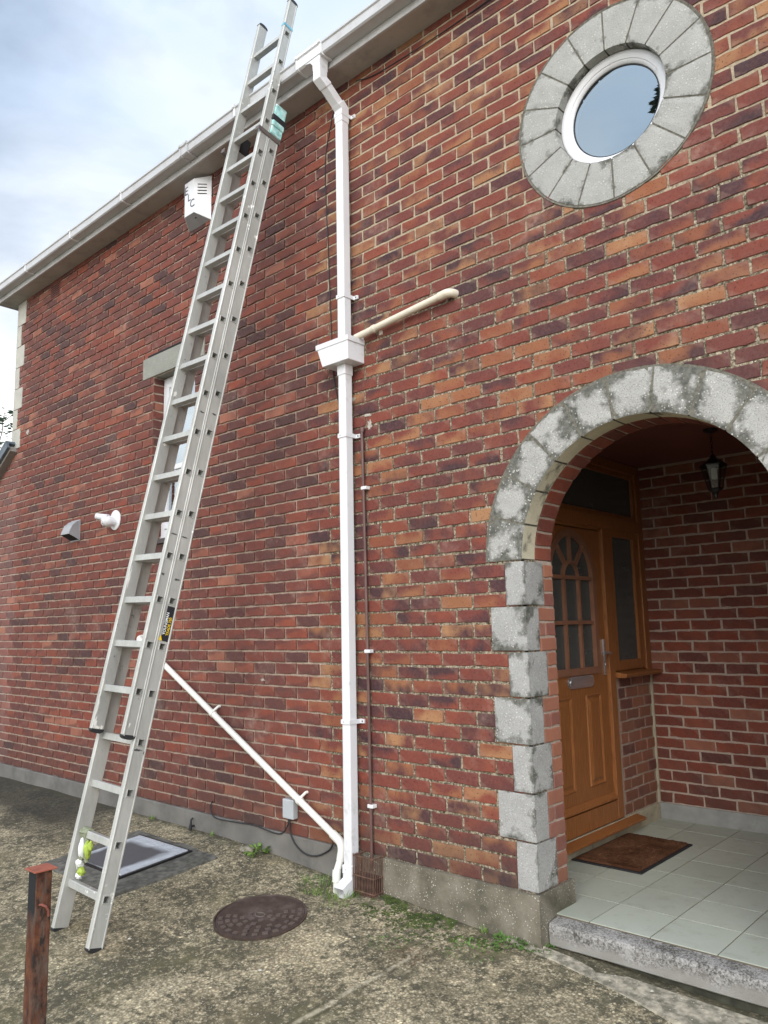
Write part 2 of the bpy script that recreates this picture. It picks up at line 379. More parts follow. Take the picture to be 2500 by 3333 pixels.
GUT = simple('weathered_upvc', (0.50, 0.50, 0.505), 0.4, var=0.06, nscale=3, dirt=(0.36, 0.34, 0.32), dirt_lo=0.5, dirt_hi=0.8, dscale=4)
SOFF = simple('soffit_board', (0.40, 0.37, 0.34), 0.6, var=0.10, nscale=3, dirt=(0.24, 0.22, 0.2), dirt_lo=0.5, dirt_hi=0.75, dscale=7)
CREAM = simple('cream_plastic', (0.68, 0.62, 0.50), 0.38, var=0.06)
IVORY = simple('ivory_plastic', (0.74, 0.72, 0.66), 0.38, var=0.05, dirt=(0.5, 0.45, 0.36), dirt_lo=0.6, dirt_hi=0.8)
BROWN = simple('brown_plastic', (0.115, 0.06, 0.052), 0.45, var=0.2)
BLACK = simple('black_rubber', (0.018, 0.018, 0.02), 0.6)
BLACKI = simple('black_iron', (0.012, 0.012, 0.013), 0.4)
DARKV = simple('slot_black', (0.006, 0.006, 0.006), 0.9)
GREYP = simple('grey_plastic', (0.42, 0.44, 0.46), 0.45, var=0.05)
GREYC = simple('weathered_grey_plastic', (0.30, 0.30, 0.31), 0.5, var=0.12)
ALU = alu_mat()
STRAP = simple('tarnished_bracket', (0.135, 0.11, 0.10), 0.5, metal=0.3, var=0.2)
WOOD = wood_mat()
RUST = rust_mat()
TRIMW = simple('pinkish_brown_trim', (0.27, 0.125, 0.075), 0.45, var=0.15)
CAPR = simple('red_oxide_cap', (0.30, 0.085, 0.05), 0.7, var=0.25, nscale=20, bump=0.4, dirt=(0.42, 0.28, 0.2), dirt_lo=0.58, dirt_hi=0.7, dscale=20)
CHROME = Mat('brushed_chrome', (0.70, 0.70, 0.72), 0.22, 0.85).m
IRON = simple('cast_iron', (0.050, 0.031, 0.023), 0.7, var=0.3, nscale=30, bump=0.5, dirt=(0.11, 0.08, 0.068), dirt_lo=0.50, dirt_hi=0.62, dscale=3.2)
IRONW = simple('worn_cast_iron', (0.105, 0.082, 0.070), 0.5, metal=0.1, var=0.2, nscale=30)
CAGE = simple('rusty_mesh', (0.12, 0.062, 0.042), 0.8, var=0.4, nscale=40)
TILE = tile_mat()
GROUT = simple('tile_grout', (0.13, 0.105, 0.075), 0.95, var=0.2)
COIR = coir_mat()
COVER = cover_mat()
CEIL = simple('maroon_ceiling', (0.17, 0.055, 0.042), 0.5, var=0.12, nscale=3)
CREAMP = simple('cream_masonry_paint', (0.42, 0.37, 0.27), 0.85, var=0.15, dirt=(0.12, 0.12, 0.07), dirt_lo=0.58, dirt_hi=0.72, dscale=9)
SKIRT = simple('grey_masonry_paint', (0.27, 0.27, 0.255), 0.85, var=0.15, dirt=(0.14, 0.14, 0.09), dirt_lo=0.55, dirt_hi=0.75, dscale=4)
SLATE = simple('slate_blue_tile', (0.10, 0.125, 0.15), 0.55, var=0.2)
MIRR = glass_mat('reflective_glass', 0.75, (0.33, 0.37, 0.38))
PANE = glass_mat('window_glass', 0.5, (0.8, 0.85, 0.9))
OBSC = glass_mat('obscure_glass', 0.12, (0.7, 0.72, 0.7), 0.25, back=(0.10, 0.11, 0.107), wav=0.80)
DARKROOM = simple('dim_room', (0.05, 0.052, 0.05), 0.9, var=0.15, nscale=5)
NET = simple('net_curtain', (0.62, 0.66, 0.70), 0.9, var=0.08, nscale=18)
HALL = simple('hall_curtain', (0.30, 0.31, 0.29), 0.9, var=0.12, nscale=8)
CLOTH = simple('white_cloth', (0.7, 0.7, 0.7), 0.9)
LIME = simple('lime_fabric', (0.36, 0.47, 0.07), 0.8, var=0.3, nscale=50, bump=0.5)
WCL = simple('white_fabric', (0.78, 0.80, 0.78), 0.8, var=0.1, nscale=40, bump=0.5, dirt=(0.35, 0.38, 0.3))
OLIVE = simple('faded_olive_fabric', (0.24, 0.26, 0.17), 0.9, var=0.3, nscale=60, bump=0.5)
FOAM = simple('teal_foam', (0.28, 0.55, 0.52), 0.9, var=0.35, nscale=30, bump=0.8, dirt=(0.62, 0.78, 0.76), dirt_lo=0.45, dirt_hi=0.6, dscale=25)
TAPEB = simple('blue_tape', (0.16, 0.42, 0.55), 0.6)
YEL = simple('label_yellow', (0.85, 0.55, 0.02), 0.5, var=0.03)
LBK = simple('label_black', (0.015, 0.015, 0.02), 0.45, var=0.1)
LWH = simple('label_white', (0.8, 0.8, 0.8), 0.5, var=0.03)
INK = simple('dark_lettering', (0.05, 0.055, 0.08), 0.6, var=0.2)
LEAF = leaf_mat('weed_leaf', (0.05, 0.11, 0.025), (0.15, 0.26, 0.06))
GRASS = leaf_mat('grass_blade', (0.06, 0.13, 0.02), (0.22, 0.33, 0.07))
MOSS = leaf_mat('moss', (0.016, 0.026, 0.005), (0.07, 0.10, 0.018))
DEADW = leaf_mat('dead_stems', (0.12, 0.05, 0.03), (0.2, 0.11, 0.06))
TREE = leaf_mat('tree_leaf', (0.09, 0.15, 0.11), (0.19, 0.27, 0.21))
STANDIN = leaf_mat('stand_in_leaf', (0.12, 0.16, 0.14), (0.20, 0.25, 0.21))
BARK = simple('bark', (0.10, 0.075, 0.05), 0.9, var=0.3)
PEB = simple('white_pebble', (0.46, 0.43, 0.36), 0.8, var=0.2, nscale=60)
SLAB = simple('weathered_slab', (0.33, 0.295, 0.225), 0.95, var=0.45, nscale=30, bump=1.0, bscale=60, dirt=(0.10, 0.092, 0.065), dirt_lo=0.46, dirt_hi=0.60, dscale=16)
def step_mat():
    m = Mat('lichened_step', rough=0.95, spec=0.15)
    x, y, z = m.sep(m.co())
    n = m.noise(110, 6, 0.8)
    w = m.noise(4, 5, 0.6)
    n3 = m.math('ADD', n, m.math('MULTIPLY', m.math('SUBTRACT', m.noise(8, 5, 0.7), 0.5), 0.55))
    col = m.mix(m.ramp(n3, [(0.40, 0.0), (0.60, 1.0)]), (0.075, 0.07, 0.060), (0.37, 0.355, 0.335))
    plain = m.ramp(w, [(0.3, (0.20, 0.19, 0.165)), (0.7, (0.34, 0.325, 0.30))])
    col = m.mix(m.ramp(m.math('ADD', z, m.math('MULTIPLY', w, 0.10)), [(0.0, 0.0), (1.0, 1.0)]), col, col)
    f = m.ramp(m.math('ADD', m.math('MULTIPLY', m.math('ADD', z, 0.23), 8.0), m.math('MULTIPLY', m.math('SUBTRACT', w, 0.5), 1.8)), [(0.25, 1.0), (0.5, 0.0)])
    m.base(m.mix(f, col, plain)); m.bump(n, 0.8, 0.005); return m.m
STEP = step_mat()
def plinth_mat():
    m = Mat('pebbly_plinth', rough=0.95, spec=0.2)
    w = m.noise(5, 6, 0.65)
    col = m.ramp(w, [(0.32, (0.085, 0.078, 0.056)), (0.52, (0.175, 0.155, 0.118)), (0.72, (0.26, 0.235, 0.19))])
    v = m.ramp(m.math('ADD', m.voro(78), m.math('MULTIPLY', m.noise(40, 2), 0.3)), [(0.32, 1.0), (0.42, 0.0)])
    v = m.math('MULTIPLY', v, m.ramp(m.noise(12, 3), [(0.38, 0.0), (0.58, 0.95)]))
    col = m.mix(v, col, (0.60, 0.57, 0.47))
    m.base(col); m.bump(m.noise(60, 5, 0.7), 0.8, 0.006); m.bump(v, 0.8, 0.005); return m.m
PL_R = plinth_mat()

# ------------------------------------------------------------------ mesh helpers
class MB:
    def __init__(s): s.v, s.f, s.mi, s.uv, s.col = [], [], [], [], []
    def quad(s, a, b, c, d, mi=0):
        i = len(s.v); s.v += [tuple(a), tuple(b), tuple(c), tuple(d)]; s.f.append((i, i+1, i+2, i+3)); s.mi.append(mi)
    def box(s, x0, x1, y0, y1, z0, z1, mi=0, mat=None):
        i = len(s.v)
        ps = [(x0,y0,z0),(x1,y0,z0),(x1,y1,z0),(x0,y1,z0),(x0,y0,z1),(x1,y0,z1),(x1,y1,z1),(x0,y1,z1)]
        if mat is not None: ps = [tuple(mat @ Vector(p)) for p in ps]
        s.v += ps
        for f in ((0,3,2,1),(4,5,6,7),(0,1,5,4),(1,2,6,5),(2,3,7,6),(3,0,4,7)):
            s.f.append(tuple(i+k for k in f)); s.mi.append(mi)
    def prism(s, poly, fn, d0, d1, mi=0, cap=True):
        """poly: 2D list; fn(a,b,d)->3D point; extruded from d0 to d1"""
        n = len(poly); i = len(s.v)
        s.v += [tuple(fn(a, b, d0)) for a, b in poly] + [tuple(fn(a, b, d1)) for a, b in poly]
        for k in range(n):
            k2 = (k+1) % n; s.f.append((i+k, i+k2, i+n+k2, i+n+k)); s.mi.append(mi)
        if cap:
            s.f.append(tuple(i+k for k in reversed(range(n)))); s.mi.append(mi)
            s.f.append(tuple(i+n+k for k in range(n))); s.mi.append(mi)
    def tube(s, pts, r, seg=12, mi=0, cap=True):
        pts = [Vector(p) for p in pts]; rs = r if hasattr(r, '__len__') else [r]*len(pts)
        i = len(s.v); u = None
        for k, p in enumerate(pts):
            t = (pts[min(k+1, len(pts)-1)] - pts[max(k-1, 0)]).normalized()
            if u is None: u = t.orthogonal().normalized()
            u = (u - t*u.dot(t)).normalized(); w = t.cross(u)
            for j in range(seg):
                a = 2*math.pi*j/seg; q = p + (u*math.cos(a) + w*math.sin(a))*rs[k]; s.v.append(tuple(q))
        for k in range(len(pts)-1):
            for j in range(seg):
                j2 = (j+1) % seg
                s.f.append((i+k*seg+j, i+k*seg+j2, i+(k+1)*seg+j2, i+(k+1)*seg+j)); s.mi.append(mi)
        if cap:
            s.f.append(tuple(i+j for j in reversed(range(seg)))); s.mi.append(mi)
            b = i+(len(pts)-1)*seg; s.f.append(tuple(b+j for j in range(seg))); s.mi.append(mi)
    def build(s, name, mats, parent=None, bevel=0.0, smooth=False, seg=2):
        me = bpy.data.meshes.new(name); me.from_pydata(s.v, [], s.f)
        if not isinstance(mats, (list, tuple)): mats = [mats]
        for m in mats: me.materials.append(m)
        for p, k in zip(me.polygons, s.mi): p.material_index = k
        if bevel > 0 or smooth:
            bm = bmesh.new(); bm.from_mesh(me)
            bmesh.ops.remove_doubles(bm, verts=bm.verts, dist=1e-5)
            bmesh.ops.recalc_face_normals(bm, faces=bm.faces)
            if bevel > 0:
                es = [e for e in bm.edges if len(e.link_faces) == 2 and e.calc_face_angle(0) > R(25)]
                bmesh.ops.bevel(bm, geom=es, offset=bevel, segments=seg, affect='EDGES', profile=0.5, clamp_overlap=True)
            bm.to_mesh(me); bm.free()
        me.update()
        if smooth:
            for p in me.polygons: p.use_smooth = True
            try: me.set_sharp_from_angle(angle=R(38))
            except Exception: pass
        o = bpy.data.objects.new(name, me); C.objects.link(o)
        if parent: o.parent = parent
        return o

def tag(o, label=None, cat=None, group=None, kind=None):
    if label: o['label'] = label
    if cat: o['category'] = cat
    if group: o['group'] = group
    if kind: o['kind'] = kind
    return o

def thing(name, label, cat, loc=(0, 0, 0), group=None):
    o = bpy.data.objects.new(name, None); C.objects.link(o); o.location = loc; o.empty_display_size = 0.2
    return tag(o, label, cat, group)

def rebase(root, loc):
    """put an Empty at the thing's base while its parts keep their place"""
    root.location = loc
    for ch in root.children: ch.matrix_parent_inverse = Matrix.Translation(-Vector(loc))

# ------------------------------------------------------------------ brick builder
class Bricks:
    def __init__(s): s.v, s.f, s.uv, s.col = [], [], [], []
    def brick(s, fn, a, b, z0, z1, kind, depth=0.014, ua=0.0, ub=1.0, c=None, jit=0.0015, tone=None):
        """fn(u, z, out) -> 3D ; out is metres proud of the wall face"""
        n = 5 if (b - a) > 0.12 else 3
        pts = []
        for k in range(n): pts.append((a + (b-a)*k/n, z0))
        for k in range(2): pts.append((b, z0 + (z1-z0)*k/2))
        for k in range(n): pts.append((b - (b-a)*k/n, z1))
        for k in range(2): pts.append((a, z1 - (z1-z0)*k/2))
        cu, cz = (a+b)/2, (z0+z1)/2
        g = lambda: random.gauss(0, jit)
        outer = [(p+g(), q+g()) for p, q in pts]
        inner = []
        for p, q in outer:
            inner.append((p + (0.0028 if p < cu else -0.0028), q + (0.0028 if q < cz else -0.0028)))
        pr = max(-0.0018, min(0.0022, random.gauss(0.0, 0.0011))); tx = max(-0.012, min(0.012, random.gauss(0, 0.006))); tz = max(-0.02, min(0.02, random.gauss(0, 0.010)))
        off = lambda p, q: pr + tx*(p-cu) + tz*(q-cz)
        i = len(s.v); N = len(pts)
        s.v += [tuple(fn(p, q, off(p, q))) for p, q in inner]
        s.v += [tuple(fn(p, q, off(p, q) - 0.0025)) for p, q in outer]
        s.v += [tuple(fn(p, q, -depth)) for p, q in outer]
        L = max(b-a, 1e-4); H = max(z1-z0, 1e-4)
        U = lambda p, q: (ua + (ub-ua)*(p-a)/L, (q-z0)/H)
        if c is None:
            r = random.random
            if kind == 0.5:
                c = (min(1, max(0, random.gauss(0.40, 0.24))), min(1, max(0, random.gauss(0.56, 0.36))), r(), 0.5)
            else: c = (min(1, max(0, random.gauss(0.50, 0.27))), r(), r(), kind)
        uvs = [U(p, q) for p, q in inner] + [U(p, q) for p, q in outer]*2
        def face(ix):
            s.f.append(tuple(i+k for k in ix)); s.uv.append([uvs[k] for k in ix]); s.col.append(c)
        face(range(N))
        for r0 in (0, N):
            for k in range(N):
                k2 = (k+1) % N; face((r0+k, r0+N+k, r0+N+k2, r0+k2))
    def build(s, name, parent=None, mortar=None):
        me = bpy.data.meshes.new(name)
        v, f = list(s.v), list(s.f)
        nb = len(f)
        if mortar:
            i = len(v); v += mortar.v; f += [tuple(i+k for k in q) for q in mortar.f]
        me.from_pydata(v, [], f)
        me.materials.append(BR); me.materials.append(MO)
        for k in range(nb, len(f)): me.polygons[k].material_index = 1
        uvl = me.uv_layers.new(name='uv'); ca = me.color_attributes.new('bk', 'FLOAT_COLOR', 'CORNER')
        li = 0; ub = []; cb = []
        for k in range(len(f)):
            n = len(f[k])
            if k < nb:
                for t in s.uv[k]: ub += t
                cb += list(s.col[k])*n
            else: ub += [0.5, 0.5]*n; cb += [0.5]*4*n
        uvl.data.foreach_set('uv', ub); ca.data.foreach_set('color', cb)
        me.update()
        o = bpy.data.objects.new(name, me); C.objects.link(o)
        if parent: o.parent = parent
        return o

CR, BH, JT, PITCH = 0.075, 0.0625, 0.0125, 0.2145

def lay(B, fn, u0, u1, z0, z1, kindfn, blocked=None, phase=0.0, pitch=PITCH, depth=0.014, colfn=None):
    row = int(round(z0/CR)); z = row*CR
    while z < z1 - 0.02:
        zt = min(z+BH, z1)
        ph = phase + (pitch/2 if row % 2 else 0.0) + random.gauss(0, 0.002)
        k = math.floor((u0-ph)/pitch)
        while ph + k*pitch < u1:
            a0 = ph + k*pitch; b0 = a0 + pitch - JT + random.gauss(0, 0.0015)
            a, b = max(a0, u0), min(b0, u1)
            k += 1
            if b - a < 0.03: continue
            kind = kindfn((a+b)/2, z, row)
            runs = [(a, b)]
            if blocked:
                n = max(2, int((b-a)/0.018)); runs = []; st = None
                for j in range(n+1):
                    t = a + (b-a)*j/n
                    bl = blocked(t, z) or blocked(t, zt)
                    if not bl and st is None: st = t
                    if (bl or j == n) and st is not None:
                        e = t if not bl else a + (b-a)*(j-1)/n
                        if e - st > 0.015: runs.append((st, e))
                        st = None
            c = colfn(a, z) if colfn else None
            for ra_, rb_ in runs:
                B.brick(fn, ra_, rb_, z + random.gauss(0, 0.0006), zt + random.gauss(0, 0.0006), kind, depth, (ra_-a0)/(pitch-JT), (rb_-a0)/(pitch-JT), c)
        row += 1; z = row*CR

# ================================================================== THE SETTING
def gz(X, Y):
    b = -0.12 if X < -2.4 else (-0.12 - 0.115*(X+2.4)/2.4 if X < 0 else -0.235 - 0.035*min(X/0.8, 1))
    yy = max(min(Y, 0), -6)
    return b + 0.09*yy - 0.045*math.exp(-((X+1.23)**2 + (Y+0.12)**2)/0.0169)

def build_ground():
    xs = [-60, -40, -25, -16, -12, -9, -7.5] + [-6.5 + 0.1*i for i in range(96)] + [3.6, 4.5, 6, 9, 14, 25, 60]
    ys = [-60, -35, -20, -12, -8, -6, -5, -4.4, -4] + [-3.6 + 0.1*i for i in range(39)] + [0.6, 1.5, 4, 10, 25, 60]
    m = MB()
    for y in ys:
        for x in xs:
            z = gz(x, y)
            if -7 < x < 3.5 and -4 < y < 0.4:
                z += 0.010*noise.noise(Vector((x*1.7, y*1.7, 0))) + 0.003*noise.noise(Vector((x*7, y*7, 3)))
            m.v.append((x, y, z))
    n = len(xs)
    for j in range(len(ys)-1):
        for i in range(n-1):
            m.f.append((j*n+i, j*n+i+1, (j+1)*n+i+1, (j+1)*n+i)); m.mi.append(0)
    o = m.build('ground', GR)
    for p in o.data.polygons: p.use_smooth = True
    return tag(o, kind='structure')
build_ground()

# slightly raised strip of concrete in front of the doorstep
m = MB()
edge_pts = [(-0.17, -0.03), (0.15, -0.075), (0.55, -0.15), (1.0, -0.25), (2.0, -0.45), (3.2, -0.7)]
top = [(x, y, gz(x, y) + 0.008) for x, y in edge_pts]
for k in range(len(edge_pts)-1):
    (x0, y0), (x1, y1) = edge_pts[k], edge_pts[k+1]
    a = (x0, y0, gz(x0, y0)+0.006); b = (x1, y1, gz(x1, y1)+0.006); c = (x1, 0.004, gz(x1, 0)+0.004); d = (max(x0, 0.012), 0.004, gz(x0, 0)+0.004)
    if k == 0: d = (0.0, 0.0, gz(x0, 0)+0.004)
    m.quad(d, c, (x1, 0.02, gz(x1, 0)-0.02), (d[0], 0.02, gz(x0, 0)-0.02))
    m.quad(a, b, c, d)
    m.quad((x0, y0-0.01, gz(x0, y0)-0.01), (x1, y1-0.01, gz(x1, y1)-0.01), b, a)
tag(m.build('path', SLAB), kind='structure')

# porch floor: grout bed with individual tiles, all one sheet
fl = MB(); fl.box(-0.36, 1.72, 0.128, 2.24, -0.30, -0.1185, 1)
tl = Bricks()
XL = [-0.36, -0.107, 0.185, 0.477, 0.768, 1.06, 1.352, 1.644, 1.72]
YL = [0.128, 0.436, 0.744, 1.052, 1.361, 1.669, 1.977, 2.24]
me_tiles = MB(); tc_cols = []
for i in range(len(XL)-1):
    for j in range(len(YL)-1):
        z = -0.115 + random.gauss(0, 0.0004)
        x0, x1, y0, y1 = XL[i]+0.003, XL[i+1]-0.003, YL[j]+0.003, YL[j+1]-0.003
        fl.box(x0, x1, y0, y1, -0.1184, z, 0)
me = bpy.data.meshes.new('porch_floor'); me.from_pydata(fl.v, [], fl.f); me.materials.append(TILE); me.materials.append(GROUT)
ca = me.color_attributes.new('bk', 'FLOAT_COLOR', 'CORNER'); cb = []; li = 0
for k, p in enumerate(me.polygons):
    p.material_index = fl.mi[k]
    random.seed(k//6); r_ = random.random(); cb += [r_, r_, r_, 1]*len(p.vertices)
random.seed(11)
ca.data.foreach_set('color', cb)
o = bpy.data.objects.new('porch_floor', me); C.objects.link(o); tag(o, kind='structure')

# ================================================================== THE HOUSE
house = thing('brick_house', 'red brick two storey house with a stone arched porch and round window', 'house', (0, 0, 0))
AX, AZ, RI, RO = 0.615, 1.58, 0.62, 0.83     # arch
WX, WZ, WI, WO = 0.603, 3.775, 0.288, 0.497  # round window
TOP = 4.84
XL_, XR_ = -6.28, 2.3
WIN = (-3.487, -2.905, 1.985, 3.352)

def blocked(u, z):
    if -0.03 < u < 1.26 and z < AZ: return True
    if z >= AZ - 0.004 and math.hypot(u-AX, z-AZ) < 0.785: return True
    if math.hypot(u-WX, z-WZ) < 0.465: return True
    if WIN[0]-0.0005 < u < WIN[1]+0.0005 and WIN[2]-0.02 < z < WIN[3]+0.02: return True
    return False
front = lambda u, z, o: (u, -o, z)
B = Bricks()
def kf(u, z, row):
    e = -1.47 + (0.055 if row % 2 else -0.055)
    if u < -6.1 + (0.06 if row % 2 else -0.06): return 1.0
    return 0.5 if u > e else 0.0
# left run stops exactly at the window reveal
lay(B, front, -8.2, WIN[0], 0, 3.30, kf, lambda u, z: z > 3.17 + (u+6.29)*0.62 and u < -6.28, phase=-0.10)
lay(B, front, WIN[0], WIN[1], 0, WIN[2]-0.04, kf, None, phase=-0.10)
lay(B, front, WIN[1], XR_, 0, 3.30, kf, blocked, phase=-0.10)
lay(B, front, -6.27, XR_, 3.30, TOP+0.10, kf, blocked, phase=-0.10)
mo = MB()
def strip(x0, x1, z0, z1):
    D = 0.0098 if x1 < -2 else 0.0050
    mo.quad((x0, D, z0), (x1, D, z0), (x1, D, z1), (x0, D, z1))
# mortar bed behind the bricks, with the openings left out
strip(-8.3, -6.27, -0.02, 2.0)
for k in range(20):
    x0, x1 = -8.3 + k*0.1015, -8.3 + (k+1)*0.1015
    strip(x0, x1, 2.0, min(3.2, 3.19 + (x0+6.27)*0.62))
strip(-6.27, WIN[0], -0.02, TOP+0.1); strip(WIN[0], WIN[1], -0.02, WIN[2]); strip(WIN[0], WIN[1], WIN[3], TOP+0.1)
strip(WIN[1], -2.0001, -0.02, TOP+0.1); mo.quad((-2.0001, 0.0098, -0.02), (-1.47, 0.0096, -0.02), (-1.47, 0.0096, TOP+0.1), (-2.0001, 0.0098, TOP+0.1)); strip(-1.47, -0.15, -0.02, TOP+0.1); strip(1.40, XR_, -0.02, TOP+0.1)
N = 70
for k in range(N):
    x0, x1 = -0.15 + 1.55*k/N, -0.15 + 1.55*(k+1)/N; xc = (x0+x1)/2
    zb = -0.02 if (xc < -0.012 or xc > 1.242) else AZ
    if abs(xc-AX) < 0.70: zb = AZ + math.sqrt(0.70**2 - (xc-AX)**2) if AZ >= zb or True else zb
    if abs(xc-AX) < 0.70 and (xc < -0.012 or xc > 1.242):
        strip(x0, x1, -0.02, AZ)
    if abs(xc-WX) < 0.37:
        h = math.sqrt(0.37**2 - (xc-WX)**2); strip(x0, x1, zb, WZ-h); strip(x0, x1, WZ+h, TOP+0.1)
    else: strip(x0, x1, zb, TOP+0.1)
B.build('wall', house, mo)

# reveal of the small window: header faces turned into the opening
B = Bricks(); mo = MB()
rev = lambda u, z, o: (WIN[0]+o, u, z)
lay(B, rev, 0.0015, 0.13, 1.95, 3.345, lambda u, z, r: 0.0, None, phase=0.0015 if True else 0, pitch=0.24)
mo.quad((WIN[0]-0.005, 0, 1.95), (WIN[0]-0.005, 0.14, 1.95), (WIN[0]-0.005, 0.14, 3.36), (WIN[0]-0.005, 0, 3.36))
mo.quad((WIN[1]+0.003, 0.009, 1.95), (WIN[1]+0.003, 0.14, 1.95), (WIN[1]+0.003, 0.14, 3.36), (WIN[1]+0.003, 0.009, 3.36))
B.build('window_reveal', house, mo)

# porch jamb faces (brick behind the stones), soldier ring of the arch, porch walls
B = Bricks(); mo = MB()
ztop = [(0.225*k, 0.225*(k+1)) for k in range(7)]
for side, sx in ((0, 1), (1, -1)):
    X0 = 0.0 if side == 0 else 1.23
    jf = lambda u, z, o, X0=X0, sx=sx: (X0 + sx*o, u, z)
    for i, (za, zb) in enumerate(ztop):
        wide = (i % 2 == 1)
        y0 = 0.126 if wide else 0.187
        for r in range(3):
            z = za + r*CR
            if wide and r == 1: B.brick(jf, y0, y0+0.055, z, z+BH, 0.0, c=(1.0, .5, .5, 1.0)); B.brick(jf, y0+0.065, 0.28, z, z+BH, 0.0, c=(0.9, .5, .5, 1.0))
            else: B.brick(jf, y0, 0.28, z, z+BH, 0.0, c=(random.uniform(0.7, 1.0), random.choice((0.5, 0.96, 1.0)), .5, 1.0))
    mo.quad((X0-sx*0.006, 0.02, -0.13), (X0-sx*0.006, 0.28, -0.13), (X0-sx*0.006, 0.28, AZ), (X0-sx*0.006, 0.02, AZ))
ring = lambda u, z, o: (AX + (RI-o)*math.cos(math.pi - u/RI), z, AZ + (RI-o)*math.sin(math.pi - u/RI))
nb = 26
for k in range(nb):
    a = math.pi*RI*k/nb; b = math.pi*RI*(k+1)/nb - 0.011
    B.brick(ring, a+0.005, b+0.005, 0.125, 0.28, 0.0, c=(random.uniform(0.45, 0.9), .5, .5, 0.0))
for k in range(48):
    t0, t1 = math.pi*k/48, math.pi*(k+1)/48
    P = lambda t, y, r=RI+0.006: (AX - r*math.cos(t), y, AZ + r*math.sin(t))
    mo.quad(P(t0, 0.02), P(t1, 0.02), P(t1, 0.28), P(t0, 0.28))
B.build('porch_jamb', house, mo)

B = Bricks(); mo = MB()
YB = 2.225
lay(B, lambda u, z, o: (u, YB-o, z), -0.36, 1.72, 0, 2.42, lambda u, z, r: 0.0, None, phase=-0.255, colfn=lambda a, z: (min(1.0, max(0.05, random.gauss(0.74, 0.22))), .5, .5, 0.0))
mo.quad((-0.36, YB+0.004, -0.02), (1.72, YB+0.004, -0.02), (1.72, YB+0.004, 2.42), (-0.36, YB+0.004, 2.42))
lay(B, lambda u, z, o: (1.72-o, u, z), 0.28, YB, 0, 2.42, lambda u, z, r: 0.0, None, phase=0.0)
mo.quad((1.729, 0.28, -0.12), (1.729, YB, -0.12), (1.729, YB, 2.42), (1.729, 0.28, 2.42))
B.build('porch_wall', house, mo)
# brick panel below the side window, and the wall beside the door
B = Bricks(); mo = MB()
lay(B, lambda u, z, o: (-0.365+o, u, z), 1.70, YB-0.008, 0, 0.90, lambda u, z, r: 0.0, None, phase=1.62, pitch=0.19,
    colfn=lambda a, z: (random.choice((0.3, 0.6, 0.85, 0.97, 1.0)), random.choice((0.5, 1.0, 1.0, 0.95)), .5, 1.0))
mo.quad((-0.3695, 1.62, -0.02), (-0.3695, YB, -0.02), (-0.3695, YB, 0.90), (-0.3695, 1.62, 0.90))
lay(B, lambda u, z, o: (-0.365+o, u, z), 0.28, 0.67, 0, 2.42, lambda u, z, r: 0.0, None, phase=0.28)
mo.quad((-0.3735, 0.28, -0.02), (-0.3735, 0.68, -0.02), (-0.3735, 0.68, 2.42), (-0.3735, 0.28, 2.42))
B.build('porch_side_panel', house, mo)

m = MB(); m.box(-0.375, -0.352, YB-0.010, YB+0.01, -0.008, 0.90); m.build('corner_bead', CREAMP, house)
# inner faces so that the porch is closed and dark
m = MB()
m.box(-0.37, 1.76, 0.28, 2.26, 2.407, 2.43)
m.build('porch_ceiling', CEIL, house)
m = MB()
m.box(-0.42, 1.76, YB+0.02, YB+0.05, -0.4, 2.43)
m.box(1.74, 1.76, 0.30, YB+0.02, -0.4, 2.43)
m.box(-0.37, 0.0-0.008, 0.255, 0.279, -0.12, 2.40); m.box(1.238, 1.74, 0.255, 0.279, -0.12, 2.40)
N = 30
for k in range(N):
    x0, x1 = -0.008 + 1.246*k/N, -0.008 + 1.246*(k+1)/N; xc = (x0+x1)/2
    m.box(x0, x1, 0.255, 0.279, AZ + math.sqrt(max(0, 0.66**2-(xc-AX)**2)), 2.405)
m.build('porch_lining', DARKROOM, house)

# plinths
m = MB()
m.box(-8.3, -1.30, -0.016, 0.05, -0.45, -0.003)
m.build('render_plinth', PL_L, house, bevel=0.006)
m = MB()
for k in range(26):
    x0 = -1.30 + 1.313*k/26; x1 = -1.30 + 1.313*(k+1)/26
    w = 0.004*noise.noise(Vector((x0*9, 0, 0)))
    m.box(x0, x1, -0.018+w*0.5, 0.05, -0.45, -0.003+w)
m.box(0.013-0.03, 0.0131, -0.018, 0.318, -0.45, -0.0035)
m.build('pebbly_plinth', PL_R, house)
m = MB(); m.box(1.217, 2.3, -0.018, 0.05, -0.45, -0.003); m.box(1.2169, 1.25, -0.018, 0.318, -0.45, -0.0035)
m.build('pebbly_plinth', PL_R, house)
m = MB(); m.box(-0.36, 1.72, YB-0.012, YB+0.02, -0.12, -0.008); m.build('skirting', SKIRT, house, bevel=0.004)
m = MB(); m.box(-0.40, -0.352, 0.60, YB-0.0125, -0.12, -0.008); m.box(-0.395, -0.3515, 0.60, 1.84, -0.119, -0.05); m.build('threshold_base', CREAMP, house, bevel=0.004)

# stones -------------------------------------------------------------
def edge_attr(o, fn):
    at = o.data.attributes.new('edge', 'FLOAT', 'POINT')
    at.data.foreach_set('value', [fn(v.co) for v in o.data.vertices])

